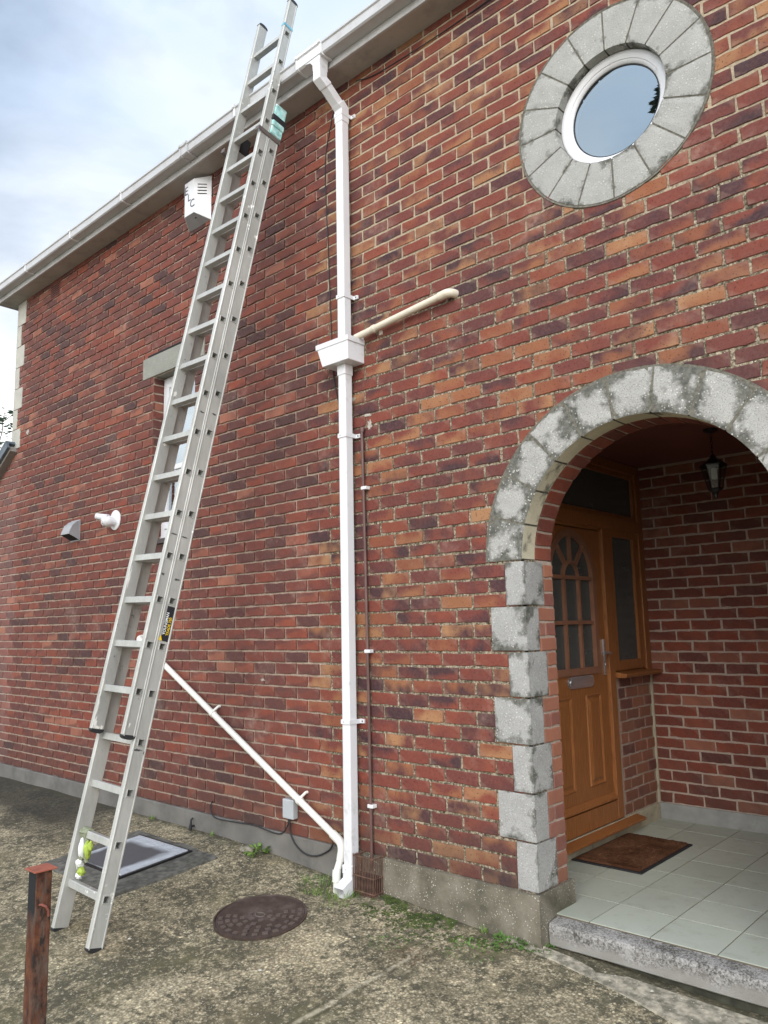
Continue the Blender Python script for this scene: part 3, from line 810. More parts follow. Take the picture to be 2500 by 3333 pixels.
def ring_stone(cx, cz, ri, ro, a0, a1, yf, yb, name, mats, parent, gap=0.007, ycut=None, nsub=6, nr=5, inner_mat=0):
    """a voussoir: polar block with gridded front face"""
    m = MB(); ga = gap/2
    rr = [ri + (ro-ri)*k/nr for k in range(nr+1)]
    def pt(r, t, y):
        aa0, aa1 = a0 + ga/r, a1 - ga/r
        a = aa0 + (aa1-aa0)*t
        return (cx + r*math.cos(a), y, cz + r*math.sin(a))
    idx = {}
    for j, r in enumerate(rr):
        for i in range(nsub+1):
            y = yf
            e = min(i, nsub-i, ) == 0 or j in (0, nr)
            if e: y = yf + 0.003
            y += 0.0012*noise.noise(Vector((r*40, i*3.1+a0*7, cx)))
            t = i/nsub
            idx[(j, i)] = len(m.v); m.v.append(pt(r, t, y))
    for j in range(nr):
        for i in range(nsub):
            m.f.append((idx[(j, i)], idx[(j+1, i)], idx[(j+1, i+1)], idx[(j, i+1)])); m.mi.append(0)
    def side(path, mi):
        b = []
        for (j, i) in path:
            p = m.v[idx[(j, i)]]; b.append(len(m.v)); m.v.append((p[0], yb, p[2]))
        for k in range(len(path)-1):
            m.f.append((idx[path[k]], idx[path[k+1]], b[k+1], b[k])); m.mi.append(mi)
    side([(0, i) for i in range(nsub+1)], inner_mat)
    side([(nr, i) for i in range(nsub, -1, -1)], 0)
    side([(j, nsub) for j in range(nr+1)], 0); side([(j, 0) for j in range(nr, -1, -1)], 0)
    o = m.build(name, mats, parent, smooth=False)
    rm, am = (ri+ro)/2, (a0+a1)/2
    def ef(c):
        r = math.hypot(c.x-cx, c.z-cz); a = math.atan2(c.z-cz, c.x-cx)
        d = (a-am+math.pi) % (2*math.pi) - math.pi
        return max(abs(r-rm)/((ro-ri)/2), abs(d)/((a1-a0)/2))**2
    edge_attr(o, ef)
    return o

for k in range(11):
    a0 = math.pi*k/11; a1 = math.pi*(k+1)/11
    ring_stone(AX, AZ, RI, RO, a0, a1, -0.005, 0.116, 'arch_stone', [ST_ARCH, ST_SOFFIT], house, inner_mat=1, nsub=6, gap=0.010)
def block(x0, x1, y0, y1, z0, z1, name, mat, parent):
    m = MB()
    nx, nz, ny = 5, 5, 4
    m.box(x0, x1, y0, y1, z0, z1)
    o = m.build(name, mat, parent, bevel=0.0035)
    bm = bmesh.new(); bm.from_mesh(o.data)
    bmesh.ops.subdivide_edges(bm, edges=[e for e in bm.edges if e.calc_length() > 0.05], cuts=5, use_grid_fill=True)
    bm.to_mesh(o.data); bm.free()
    cx, cz, cy = (x0+x1)/2, (z0+z1)/2, (y0+y1)/2
    edge_attr(o, lambda c: max(abs(c.z-cz)/((z1-z0)/2), min(abs(c.x-cx)/((x1-x0)/2), abs(c.y-cy)/((y1-y0)/2)))**2)
    return o
for i, (za, zb) in enumerate(ztop):
    wide = (i % 2 == 1)
    w, d = (0.205, 0.117) if wide else (0.11, 0.178)
    block(-w, 0.0035, -0.005, d, za+0.004, zb-0.004, 'jamb_stone', ST_JAMB, house)
    block(1.2265, 1.23+w, -0.005, d, za+0.004, zb-0.004, 'jamb_stone', ST_JAMB, house)
# mortar behind voussoir joints
m = MB()
for k in range(66):
    t0, t1 = math.pi*k/66, math.pi*(k+1)/66
    f = lambda t, r, y: (AX + r*math.cos(t), y, AZ + r*math.sin(t))
    m.quad(f(t0, RI+0.004, -0.002), f(t1, RI+0.004, -0.002), f(t1, RO+0.010, -0.002), f(t0, RO+0.010, -0.002))
    m.quad(f(t0, RI+0.004, 0.0), f(t1, RI+0.004, 0.0), f(t1, RI+0.004, 0.118), f(t0, RI+0.004, 0.118))
m.build('arch_mortar', SMO, house)
for q, (u, z, w, h_) in enumerate(((-1.035, 2.475, 0.020, 0.035), (-1.05, 2.535, 0.034, 0.012), (-5.90, 3.33, 0.035, 0.03), (-4.2, 0.72, 0.02, 0.015), (-2.05, 0.93, 0.028, 0.010), (-1.17, 2.66, 0.026, 0.018))):
    r_ = random.Random(q+3); m = MB(); K = 18; m.v = [(u, -0.0034, z)]
    for k in range(K): a = 2*math.pi*k/K; f_ = r_.uniform(0.5, 1.2); m.v.append((u+w*math.cos(a)*f_, -0.0024, z+h_*math.sin(a)*f_))
    for k in range(K): m.f.append((0, 1+k, 1+(k+1) % K)); m.mi.append(0)
    m.build('filler_patch', FILL, house)
# quoins at the far corner
zq = [4.838, 4.576, 4.335, 4.10, 3.865, 3.634, 3.415, 3.20]
for i in range(7):
    w = 0.20 if i % 2 == 0 else 0.105
    block(-6.284, -6.28+w, -0.006, 0.22, zq[i+1]+0.003, zq[i]-0.003, 'quoin_stone', ST_QUOIN, house)
# lintel and small window -----------------------------------------------
m = MB(); m.box(-3.652, -2.765, -0.007, 0.12, 3.359, 3.538)
o = m.build('lintel', stone_mat('lintel_concrete', 0.12, (0.30, 0.30, 0.26)), house, bevel=0.004); edge_attr(o, lambda c: 0.3)
m = MB(); m.box(-3.58, -2.80, -0.004, 0.02, 3.540, 3.556)
m.build('lintel_tray', DARKV, house)

def win_frame(m, x0, x1, z0, z1, y0, y1, w):
    m.box(x0, x0+w, y0, y1, z0, z1); m.box(x1-w, x1, y0, y1, z0, z1)
    m.box(x0+w, x1-w, y0, y1, z0, z0+w); m.box(x0+w, x1-w, y0, y1, z1-w, z1)
win = MB(); win_frame(win, WIN[0]+0.003, WIN[1], 2.03, WIN[3]-0.001, 0.095, 0.16, 0.048)
wo_ = win.build('window', WHITE, house, bevel=0.004); wo_['label'] = 'small white framed window half hidden by the ladder'
m = MB(); m.box(WIN[0]+0.05, WIN[1]-0.05, 0.10, 0.155, 2.50, 2.555); m.build('transom', WHITE, wo_, bevel=0.004)
for (z0, z1) in ((2.555, WIN[3]-0.05), (2.078, 2.50)):
    m = MB(); win_frame(m, WIN[0]+0.052, WIN[1]-0.052, z0+0.002, z1-0.002, 0.088, 0.13, 0.04); m.build('sash', WHITE, wo_, bevel=0.004)
    m = MB(); m.box(WIN[0]+0.092, WIN[1]-0.092, 0.110, 0.114, z0+0.04, z1-0.04); m.build('pane', PANE, wo_)
m = MB()
for k in range(16):
    x0 = WIN[0]+0.06 + 0.028*k
    m.quad((x0, 0.20, 2.05), (x0+0.014, 0.185, 2.05), (x0+0.014, 0.185, 3.32), (x0, 0.20, 3.32)); m.quad((x0+0.014, 0.185, 2.05), (x0+0.028, 0.20, 2.05), (x0+0.028, 0.20, 3.32), (x0+0.014, 0.185, 3.32))
m.build('curtain', NET, wo_)
m = MB(); m.box(WIN[0]-0.02, WIN[1]+0.01, -0.03, 0.15, 1.945, 1.985); m.build('window_sill', simple('dark_tile_sill', (0.05, 0.035, 0.035), 0.6), wo_, bevel=0.004)
m = MB(); m.box(WIN[0]+0.003, WIN[1], 0.09, 0.16, 1.985, 2.028); m.build('sill_trim', WHITE, wo_, bevel=0.003)
# air brick
ab = MB(); ab.box(-5.50, -5.30, -0.003, 0.03, 4.655, 4.79)
for i in range(9):
    for j in range(6): ab.box(-5.49+0.0215*i, -5.476+0.0215*i, -0.0055, 0.0, 4.664+0.021*j, 4.676+0.021*j, 1)
ab.build('air_brick', [simple('terracotta', (0.20, 0.062, 0.045), 0.85, var=0.2), DARKV], house)

# round window ------------------------------------------------------------
rw = MB()
def annulus(m, cx, cz, prof, seg=72, mi=0):
    """prof: list of (r, y)"""
    i = len(m.v); n = len(prof)
    for k in range(seg):
        a = 2*math.pi*k/seg
        for r, y in prof: m.v.append((cx + r*math.cos(a), y, cz + r*math.sin(a)))
    for k in range(seg):
        k2 = (k+1) % seg
        for j in range(n-1):
            m.f.append((i+k*n+j, i+k*n+j+1, i+k2*n+j+1, i+k2*n+j)); m.mi.append(mi)
annulus(rw, WX, WZ, [(0.288, 0.12), (0.288, 0.056), (0.285, 0.050), (0.279, 0.047), (0.262, 0.049), (0.248, 0.056), (0.2465, 0.060), (0.240, 0.062), (0.2325, 0.070), (0.2305, 0.073), (0.2305, 0.12)])
rwo = rw.build('round_window', WHITE, house, smooth=True); rwo['label'] = 'round white framed window set in a ring of stone'
m = MB(); annulus(m, WX, WZ, [(0.2304, 0.0765), (0.224, 0.0765), (0.224, 0.082)]); m.build('gasket', BLACK, rwo)
m = MB(); i0 = [(WX + 0.226*math.cos(2*math.pi*k/72), 0.080, WZ + 0.226*math.sin(2*math.pi*k/72)) for k in range(72)]
m.v = i0; m.f = [tuple(range(72))]; m.mi = [0]; m.build('pane', MIRR, rwo)
for k in range(16):
    ring_stone(WX, WZ, WI, WO, 2*math.pi*k/16, 2*math.pi*(k+1)/16, -0.006, 0.125, 'surround_stone', [ST_ROUND, ST_SOFFIT], rwo, nsub=6, gap=0.009)
m = MB(); annulus(m, WX, WZ, [(WI+0.006, 0.11), (WI+0.006, -0.001), (WO+0.004, -0.001), (WO+0.013, -0.004), (WO+0.016, 0.006)])
m.build('surround_mortar', SMO, rwo)
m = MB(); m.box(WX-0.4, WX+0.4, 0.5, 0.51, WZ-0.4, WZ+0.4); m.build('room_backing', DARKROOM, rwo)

# eaves ----------------------------------------------------------------------
m = MB(); m.box(-6.42, 2.3, -0.150, 0.03, TOP, TOP+0.012); 
m.build('soffit', SOFF, house, bevel=0.002)
m = MB(); m.box(-6.43, 2.3, -0.172, -0.1505, TOP-0.006, TOP+0.19)
m.box(-6.445, -6.4301, -0.172, 0.35, TOP-0.006, TOP+0.19)
m.build('fascia', simple('fascia_board', (0.46, 0.45, 0.44), 0.5, var=0.08, nscale=3, dirt=(0.28, 0.26, 0.25), dirt_lo=0.5, dirt_hi=0.72, dscale=5), house, bevel=0.005)
m = MB()
m.quad((-6.5, -0.20, 5.02), (2.4, -0.20, 5.02), (2.4, 4.0, 7.7), (-6.5, 4.0, 7.7)); m.quad((-6.5, -0.20, 4.99), (2.4, -0.20, 4.99), (2.4, -0.20, 5.02), (-6.5, -0.20, 5.02))
m.quad((-6.5, 8.2, 5.02), (2.4, 8.2, 5.02), (2.4, 4.0, 7.7), (-6.5, 4.0, 7.7))
m.build('roof', SLATE, house)
m = MB(); m.box(-6.27, -6.24, 0.05, 8, -0.4, TOP+0.1); m.box(-6.27, 2.3, 7.97, 8, -0.4, TOP+0.1); m.box(2.27, 2.3, 0.05, 7.97, -0.4, TOP+0.1)
m.build('rear_wall', simple('plain_brick_render', (0.2, 0.09, 0.07), 0.9), house)

# lean-to at the far end -------------------------------------------------------
m = MB()
th = math.atan2(0.175, 0.29)
dx, dz = -math.cos(th), -math.sin(th)
for k in range(7):
    x = -6.17 + dx*0.26*k; z = 3.245 + dz*0.26*k
    M2 = Matrix.Translation((x, 0, z)) @ Matrix.Rotation(-th, 4, 'Y')
    for j in range(14):
        m.box(-0.30, 0.0, -0.105 + 0.33*j, 0.22 + 0.33*j, -0.004+0.014, 0.028+0.014, 0, M2)
    m.box(-0.27, 0.0, -0.104, -0.075, -0.055, 0.012, 0, M2)
m.build('lean_to_roof', SLATE, house, bevel=0.004)
m = MB(); M2 = Matrix.Translation((-6.2, 0, 3.22)) @ Matrix.Rotation(-th, 4, 'Y'); m.box(-1.9, 0.02, -0.072, 0.02, -0.075, -0.012, 0, M2)
m.build('barge_board', simple('mortar_bedding', (0.22, 0.2, 0.18), 0.9), house)

# door screen -------------------------------------------------------------------
XF = -0.345      # face of the frame
door = MB()      # leaf with raised edges
LX = XF - 0.022  # face of leaf
Y0, Y1, Z0, Z1 = 0.745, 1.548, 0.128, 1.873
DC = (Y0+Y1)/2
gy0, gy1, gz0, gsp = DC-0.268, DC+0.268, 0.965, 1.555   # glazed opening, arch springs at gsp
def screen(name, parent, boxes, mat=WOOD, bevel=0.004):
    m = MB()
    for b in boxes: m.box(*b)
    return m.build(name, mat, parent, bevel=bevel)
frame = screen('door_frame', house, [
    (XF-0.07, XF, 0.665, 0.735, -0.01, 2.40), (XF-0.07, XF, 1.556, 1.635, 0.0, 1.90), (XF-0.07, XF, 2.135, 2.215, 0.92, 2.40),
    (XF-0.07, XF, 0.735, 2.135, 2.335, 2.40), (XF-0.07, XF+0.006, 0.735, 2.135, 1.90, 1.985), (XF-0.07, XF-0.004, 0.735, 1.556, 1.8801, 1.8999),
    (XF-0.07, XF-0.002, 0.735, 1.556, 0.0, 0.120)])
# transom light
screen('transom_frame', frame, [(XF-0.05, XF-0.012, 0.735, 0.775, 1.985, 2.335), (XF-0.05, XF-0.012, 2.095, 2.135, 1.985, 2.335), (XF-0.05, XF-0.012, 0.775, 2.095, 1.985, 2.02), (XF-0.05, XF-0.012, 0.775, 2.095, 2.30, 2.335)])
m = MB(); m.box(XF-0.035, XF-0.031, 0.775, 2.095, 2.02, 2.30); m.build('transom_pane', OBSC, frame)
m = MB(); m.box(LX-0.04, LX, Y0, Y1, Z0, 0.96)      # below the glazing
m.box(LX-0.04, LX, Y0, gy0-0.03, 0.96, Z1); m.box(LX-0.04, LX, gy1+0.03, Y1, 0.96, Z1)
N = 24
for k in range(N):
    a, b = gy0-0.03 + (gy1-gy0+0.06)*k/N, gy0-0.03 + (gy1-gy0+0.06)*(k+1)/N; c = (a+b)/2-DC
    rr = 0.285
    z = gsp + math.sqrt(max(0.0, rr*rr-c*c)) if abs(c) < rr else gsp
    m.box(LX-0.04, LX, a, b, z, Z1)
leaf = m.build('door', WOOD, house); leaf['label'] = 'golden oak front door with an arched glazed upper half'
def arc_bar(m, cy, cz, r0, r1, x0, x1, t0=0, t1=math.pi, seg=28):
    for k in range(seg):
        a, b = t0+(t1-t0)*k/seg, t0+(t1-t0)*(k+1)/seg
        P = lambda r, t, x: (x, cy + r*math.cos(t), cz + r*math.sin(t))
        m.quad(P(r0, a, x1), P(r1, a, x1-0.004), P(r1, b, x1-0.004), P(r0, b, x1)); m.quad(P(r0, a, x0), P(r0, b, x0), P(r0, b, x1), P(r0, a, x1)); m.quad(P(r1, a, x1-0.004), P(r1, a, x0), P(r1, b, x0), P(r1, b, x1-0.004))
m = MB()
arc_bar(m, DC, gsp, 0.262, 0.305, LX-0.02, LX+0.010)
for s in (-1, 1):
    a, b = sorted((DC+s*0.262, DC+s*0.305)); m.box(LX-0.02, LX+0.010, a, b, 0.935, gsp)
m.box(LX-0.02, LX+0.0098, DC-0.262, DC+0.262, 0.935, 0.978)
m.build('glazing_surround', TRIMW, leaf)
m = MB(); bw = 0.011
for yy in (DC-0.095, DC+0.095): m.box(LX-0.018, LX+0.002, yy-bw, yy+bw, 0.978, gsp)
m.box(LX-0.018, LX+0.003, DC-0.262, DC+0.262, gsp-0.018, gsp+0.006); m.box(LX-0.018, LX+0.003, DC-0.262, DC+0.262, 1.252, 1.275)
arc_bar(m, DC, gsp, 0.084, 0.106, LX-0.018, LX+0.002)
for t in (R(90), R(50), R(130)):
    c_, s_ = math.cos(t), math.sin(t); q = Vector((0, -s_, c_))*bw
    p0 = Vector((0, DC+0.105*c_, gsp+0.105*s_)); p1 = Vector((0, DC+0.264*c_, gsp+0.264*s_))
    for xx in (LX+0.002,):
        a_, b_, cc_, d_ = p0+q, p1+q, p1-q, p0-q
        for p in (a_, b_, cc_, d_): p.x = xx
        m.quad(a_, b_, cc_, d_)
        for e0, e1 in ((a_, b_), (cc_, d_)):
            m.quad(e0, e1, (LX-0.018, e1.y, e1.z), (LX-0.018, e0.y, e0.z))
m.build('glazing_bar', TRIMW, leaf)
m = MB(); m.box(LX-0.022, LX-0.018, DC-0.265, DC+0.265, 0.96, gsp)
poly = [(DC+0.265*math.cos(math.pi*k/24), gsp+0.265*math.sin(math.pi*k/24)) for k in range(25)]
m.prism(poly, lambda a, b, d: (d, a, b), LX-0.022, LX-0.018)
m.build('pane', OBSC, leaf)
for (a, b) in ((0.852, 1.055), (1.238, 1.441)):
    m = MB(); z0, z1 = 0.245, 0.810; w = 0.032
    # moulded panel: sunk frame with raised field
    P = [(a, z0), (b, z0), (b, z1), (a, z1)]
    def rect(i, x): return [(x, a+i, z0+i), (x, b-i, z0+i), (x, b-i, z1-i), (x, a+i, z1-i)]
    rings = [rect(0, LX+0.001), rect(0.008, LX+0.009), rect(0.018, LX+0.003), rect(0.026, LX-0.002), rect(0.05, LX+0.008)]
    for r0, r1_ in zip(rings, rings[1:]):
        for k in range(4): m.quad(r0[k], r0[(k+1) % 4], r1_[(k+1) % 4], r1_[k])
    m.quad(*rings[-1]); m.build('door_panel', WOOD, leaf)
m = MB(); m.prism([(0, 0), (0.03, 0), (0.028, 0.014), (0.006, 0.04), (0, 0.04)], lambda a, b, d: (LX+a, d, Z0+0.004+b), Y0+0.01, Y1-0.005)
m.build('weather_bar', WOOD, leaf, bevel=0.002)
# handle
m = MB(); m.box(LX, LX+0.012, 1.502, 1.530, 0.918, 1.150)
m.tube([(LX+0.012, 1.516, 1.062), (LX+0.052, 1.516, 1.062)], 0.009); m.tube([(LX+0.05, 1.522, 1.062), (LX+0.053, 1.50, 1.062), (LX+0.053, 1.41, 1.060)], 0.0085)
m.tube([(LX+0.01, 1.516, 0.985), (LX+0.017, 1.516, 0.985)], 0.008)
m.build('door_handle', CHROME, leaf, bevel=0.003, smooth=True)
# letter plate with rounded ends
def stad(cy, cz, hw, hh, n=10):
    p = []
    for k in range(n+1): t = -math.pi/2 + math.pi*k/n; p.append((cy+hw-hh+hh*math.cos(t), cz+hh*math.sin(t)))
    for k in range(n+1): t = math.pi/2 + math.pi*k/n; p.append((cy-hw+hh+hh*math.cos(t), cz+hh*math.sin(t)))
    return p
m = MB(); m.prism(stad(1.187, 0.893, 0.168, 0.038), lambda a, b, d: (d, a, b), LX+0.001, LX+0.010); m.prism(stad(1.187, 0.893, 0.150, 0.026), lambda a, b, d: (d, a, b), LX+0.010, LX+0.018)
m.build('letter_plate', CHROME, leaf, bevel=0.003, smooth=True)
# sills
m = MB(); m.prism([(-0.07, 0), (0.058, -0.028), (0.058, -0.044), (0.045, -0.050), (-0.07, -0.050)], lambda a, b, d: (XF+a, d, b+0.0), 0.66, 1.83)
m.build('door_sill', WOOD, house, bevel=0.003)
sw = screen('side_window', house, [(XF-0.055, XF-0.01, 1.635, 1.722, 0.935, 1.90), (XF-0.055, XF-0.01, 2.055, 2.135, 0.935, 1.90), (XF-0.055, XF-0.01, 1.722, 2.055, 0.935, 1.002), (XF-0.055, XF-0.01, 1.722, 2.055, 1.852, 1.90)])
sw['label'] = 'tall narrow window with oak frame beside the door'
m = MB(); win_ = m.box(XF-0.035, XF-0.031, 1.722, 2.055, 1.002, 1.852); m.build('pane', OBSC, sw)
m = MB(); m.prism([(-0.07, 0.022), (0.075, 0.006), (0.078, -0.006), (0.066, -0.022), (-0.07, -0.022)], lambda a, b, d: (XF+a, d, b+0.912), 1.636, 2.2235); m.build('window_sill', WOOD, sw, bevel=0.003)
m = MB()
for k in range(60):
    y = 0.70 + 0.025*k; m.quad((-0.52, y, -0.1), (-0.50, y+0.0125, -0.1), (-0.50, y+0.0125, 2.4), (-0.52, y, 2.4)); m.quad((-0.50, y+0.0125, -0.1), (-0.52, y+0.025, -0.1), (-0.52, y+0.025, 2.4), (-0.50, y+0.0125, 2.4))
m.build('hall_curtain', HALL, house)
m = MB(); bm = bmesh.new(); bmesh.ops.create_icosphere(bm, subdivisions=3, radius=1.0)
for v in bm.verts:
    n_ = 1+0.25*noise.noise(v.co*1.8)
    v.co = Vector((-0.41 + v.co.x*0.03, 1.885 + v.co.y*0.10*n_*(1-0.25*max(v.co.z, 0)), 1.06 + v.co.z*0.075*n_))
me = bpy.data.meshes.new('folded_cloth'); bm.to_mesh(me); bm.free(); me.materials.append(CLOTH)
clo = bpy.data.objects.new('folded_cloth', me); C.objects.link(clo)
tag(clo, 'crumpled white cloth standing behind the narrow side window pane', 'cloth')

# ================================================================== GUTTER AND PIPES
gut = thing('gutter', 'pale square section gutter running along the eaves of the house', 'gutter')
prof = [(-0.174, 4.965), (-0.174, 4.885), (-0.246, 4.885), (-0.256, 4.893), (-0.259, 4.945), (-0.268, 4.952), (-0.268, 4.963), (-0.262, 4.963), (-0.252, 4.950), (-0.242, 4.892), (-0.180, 4.892), (-0.180, 4.965)]
m = MB(); m.prism([(y, z) for y, z in prof], lambda a, b, d: (d, a, b), -6.52, -1.385); m.prism([(y, z) for y, z in prof], lambda a, b, d: (d, a, b), -1.165, 2.3)
m.build('trough', GUT, gut)
def band(m, x0, x1, e=0.005):
    p = [(-0.174, 4.97), (-0.174, 4.885-e), (-0.246-e, 4.885-e), (-0.259-e, 4.893-e), (-0.262-e, 4.944), (-0.272-e, 4.952), (-0.272-e, 4.97), (-0.25, 4.97)]
    q = [(-0.1745, 4.9699), (-0.1745, 4.8845), (-0.245, 4.8845), (-0.2565, 4.892), (-0.2595, 4.9455), (-0.2685, 4.952), (-0.2685, 4.9640), (-0.25, 4.966)]
    n = len(p); i = len(m.v)
    m.v += [(x0, *a) for a in p] + [(x1, *a) for a in p] + [(x0, *a) for a in q] + [(x1, *a) for a in q]
    for k in range(n-1):
        m.f.append((i+k, i+k+1, i+n+k+1, i+n+k)); m.f.append((i+k, i+2*n+k, i+2*n+k+1, i+k+1)); m.f.append((i+n+k, i+n+k+1, i+3*n+k+1, i+3*n+k)); m.mi += [0]*3
for xc in (-5.52, -4.56, -3.64, -2.06, 0.2, 1.4):
    m = MB(); band(m, xc-0.010, xc+0.010, 0.006); m.build('gutter_bracket', WHITE, gut)
m = MB(); band(m, -2.74, -2.655, 0.004); band(m, -2.752, -2.735, 0.009); band(m, -2.665, -2.648, 0.009); m.build('gutter_union', GUT, gut)
m = MB(); band(m, -1.375, -1.168, 0.007); band(m, -1.392, -1.374, 0.011); band(m, -1.169, -1.151, 0.011)
m.prism([(-1.315, 4.882), (-1.169, 4.882), (-1.170, 4.865), (-1.173, 4.845), (-1.173, 4.795), (-1.237, 4.795), (-1.239, 4.840), (-1.262, 4.868)], lambda a, b, d: (a, d, b), -0.262, -0.190)
m.build('running_outlet', WHITE, gut, bevel=0.003)

dp = thing('downpipe', 'long white square downpipe dropping from the gutter past the hopper', 'downpipe')
PX0, PX1, PY0, PY1 = -1.212, -1.150, -0.092, -0.030
def sq(m, x0, x1, y0, y1, z0, z1): m.box(x0, x1, y0, y1, z0, z1)
m = MB(); sq(m, PX0, PX1, PY0, PY1, 2.97, 4.60); m.build('pipe', WHITE, dp, bevel=0.006)
m = MB(); sq(m, PX0, PX1, PY0, PY1, -0.07, 2.87); m.build('pipe', WHITE, dp, bevel=0.006)
# offset bends: square tube swept from the outlet back to the wall
def sqsweep(m, pts, w, h, xs=1.0):
    """pts: (x, y, z) centres ; square section, x axis kept"""
    i = len(m.v); n = len(pts)
    for k, p in enumerate(pts):
        p = Vector(p); t0 = (Vector(pts[k]) - Vector(pts[k-1])).normalized() if k else None
        t1 = (Vector(pts[k+1]) - Vector(pts[k])).normalized() if k < n-1 else None
        t = (t0+t1).normalized() if (t0 and t1) else (t0 or t1)
        c = t.dot(t1 if t1 else t0); X = Vector((1, 0, 0)); nrm = X.cross(t).normalized() / max(c, 0.3)
        for a, b in ((-1, -1), (1, -1), (1, 1), (-1, 1)): m.v.append(tuple(p + X*a*w/2 + nrm*b*h/2))
    for k in range(n-1):
        for j in range(4): j2 = (j+1) % 4; m.f.append((i+4*k+j, i+4*k+j2, i+4*k+4+j2, i+4*k+4+j)); m.mi.append(0)
    m.f.append((i+3, i+2, i+1, i)); m.mi.append(0); b = i+4*(n-1); m.f.append((b, b+1, b+2, b+3)); m.mi.append(0)
px = -1.181; cxo = -1.205
m = MB(); sqsweep(m, [(cxo, -0.228, 4.83), (cxo, -0.228, 4.742), (cxo+0.01, -0.185, 4.705)], 0.066, 0.066); m.build('top_bend', WHITE, dp, bevel=0.004)
m = MB(); sqsweep(m, [(cxo+0.009, -0.188, 4.708), (px-0.004, -0.085, 4.618)], 0.060, 0.060); m.build('offset_pipe', WHITE, dp, bevel=0.004)
m = MB(); sqsweep(m, [(px-0.003, -0.095, 4.630), (px, -0.061, 4.60), (px, -0.061, 4.50)], 0.068, 0.068); m.build('lower_bend', WHITE, dp, bevel=0.004)
for z in (4.555, 3.312, 2.418, 0.722):
    m = MB(); m.box(PX0-0.005, PX1+0.005, PY0-0.005, PY0-0.0002, z-0.013, z+0.013); m.box(PX0-0.005, PX0-0.0002, PY0, 0.004, z-0.013, z+0.013); m.box(PX1+0.0002, PX1+0.005, PY0, 0.004, z-0.013, z+0.013)
    m.box(PX1+0.005, PX1+0.036, -0.010, 0.004, z-0.012, z+0.012); m.tube([(PX1+0.024, -0.013, z), (PX1+0.024, -0.009, z)], 0.006, mi=1); m.tube([(px-0.012, PY0-0.0065, z), (px-0.012, PY0-0.004, z)], 0.0035, mi=1)
    m.build('pipe_clip', [WHITE, BLACKI], dp, bevel=0.002)
m = MB(); sqsweep(m, [(px, -0.061, -0.066), (px, -0.061, -0.150), (px, -0.150, -0.196)], 0.064, 0.064)
m2 = MB(); m2.v, m2.f, m2.mi = m.v, m.f[:-1], m.mi[:-1]
m3 = MB(); m3.box(PX0-0.006, PX1+0.006, PY0-0.006, PY1+0.006, -0.108, -0.062); m3.tube([(px-0.01, PY0-0.008, -0.084), (px-0.01, PY0-0.005, -0.084)], 0.004, 8, mi=1); m3.build('shoe_collar', [WHITE, BLACKI], dp, bevel=0.002)
o = m2.build('shoe', WHITE, dp, bevel=0.0); sm = o.modifiers.new('thick', 'SOLIDIFY'); sm.thickness = 0.003
# hopper head
hp = thing('hopper_head', 'white plastic hopper box on the downpipe where the cream waste pipe ends', 'hopper')
m = MB()
tx0, tx1, bx0, bx1, yt, yb_ = -1.352, -1.066, -1.300, -1.072, -0.150, -0.142
zt_, zb_ = 3.012, 2.866
m.v += [(bx0, yb_, zb_), (bx1, yb_, zb_), (bx1+0.0, 0, zb_), (bx0, 0, zb_), (tx0+0.012, yt+0.004, zt_-0.028), (tx1-0.006, yt+0.004, zt_-0.028), (tx1-0.006, 0, zt_-0.028), (tx0+0.012, 0, zt_-0.028)]
for f in ((0,3,2,1),(0,1,5,4),(1,2,6,5),(2,3,7,6),(3,0,4,7)): m.f.append(f); m.mi.append(0)
m.build('hopper_body', WHITE, hp, bevel=0.003)
m = MB()
m.box(tx0, tx1, yt, yt+0.007, zt_-0.030, zt_+0.004); m.box(tx0, tx0+0.007, yt+0.007, 0, zt_-0.030, zt_+0.004); m.box(tx1-0.007, tx1, yt+0.007, 0, zt_-0.030, zt_+0.004); m.box(tx0+0.007, tx1-0.007, -0.006, 0, zt_-0.030, zt_+0.03)
m.build('rim', WHITE, hp, bevel=0.002)
m = MB(); m.box(PX0-0.004, PX1+0.004, PY0-0.004, PY1+0.004, 2.80, 2.8658); m.build('spigot', WHITE, hp, bevel=0.004)

# cream waste pipe
wp = thing('waste_pipe', 'short cream overflow pipe sloping along the brick into the hopper', 'pipe')
m = MB(); m.tube([(-1.10, -0.045, 3.030), (-0.41, -0.045, 3.092)], 0.0205, 20); m.build('pipe', CREAM, wp, smooth=True)
def elbow(p0, p1, p2, r, n=8):
    p0, p1, p2 = map(Vector, (p0, p1, p2)); return [tuple((1-t)**2*p0 + 2*t*(1-t)*p1 + t*t*p2) for t in [k/n for k in range(n+1)]]
m = MB(); m.tube([(-0.44, -0.045, 3.089), (-0.40, -0.045, 3.093)] + elbow((-0.40, -0.045, 3.093), (-0.365, -0.045, 3.096), (-0.362, 0.01, 3.096), 0)[1:], 0.0245, 20); m.build('elbow', CREAM, wp, smooth=True)
m = MB(); m.tube([(-0.955, -0.045, 3.043), (-0.935, -0.045, 3.045)], 0.0245, 20); m.box(-0.935, -0.915, -0.012, 0.002, 3.010, 3.035); m.build('pipe_clip', CREAM, wp, smooth=True)

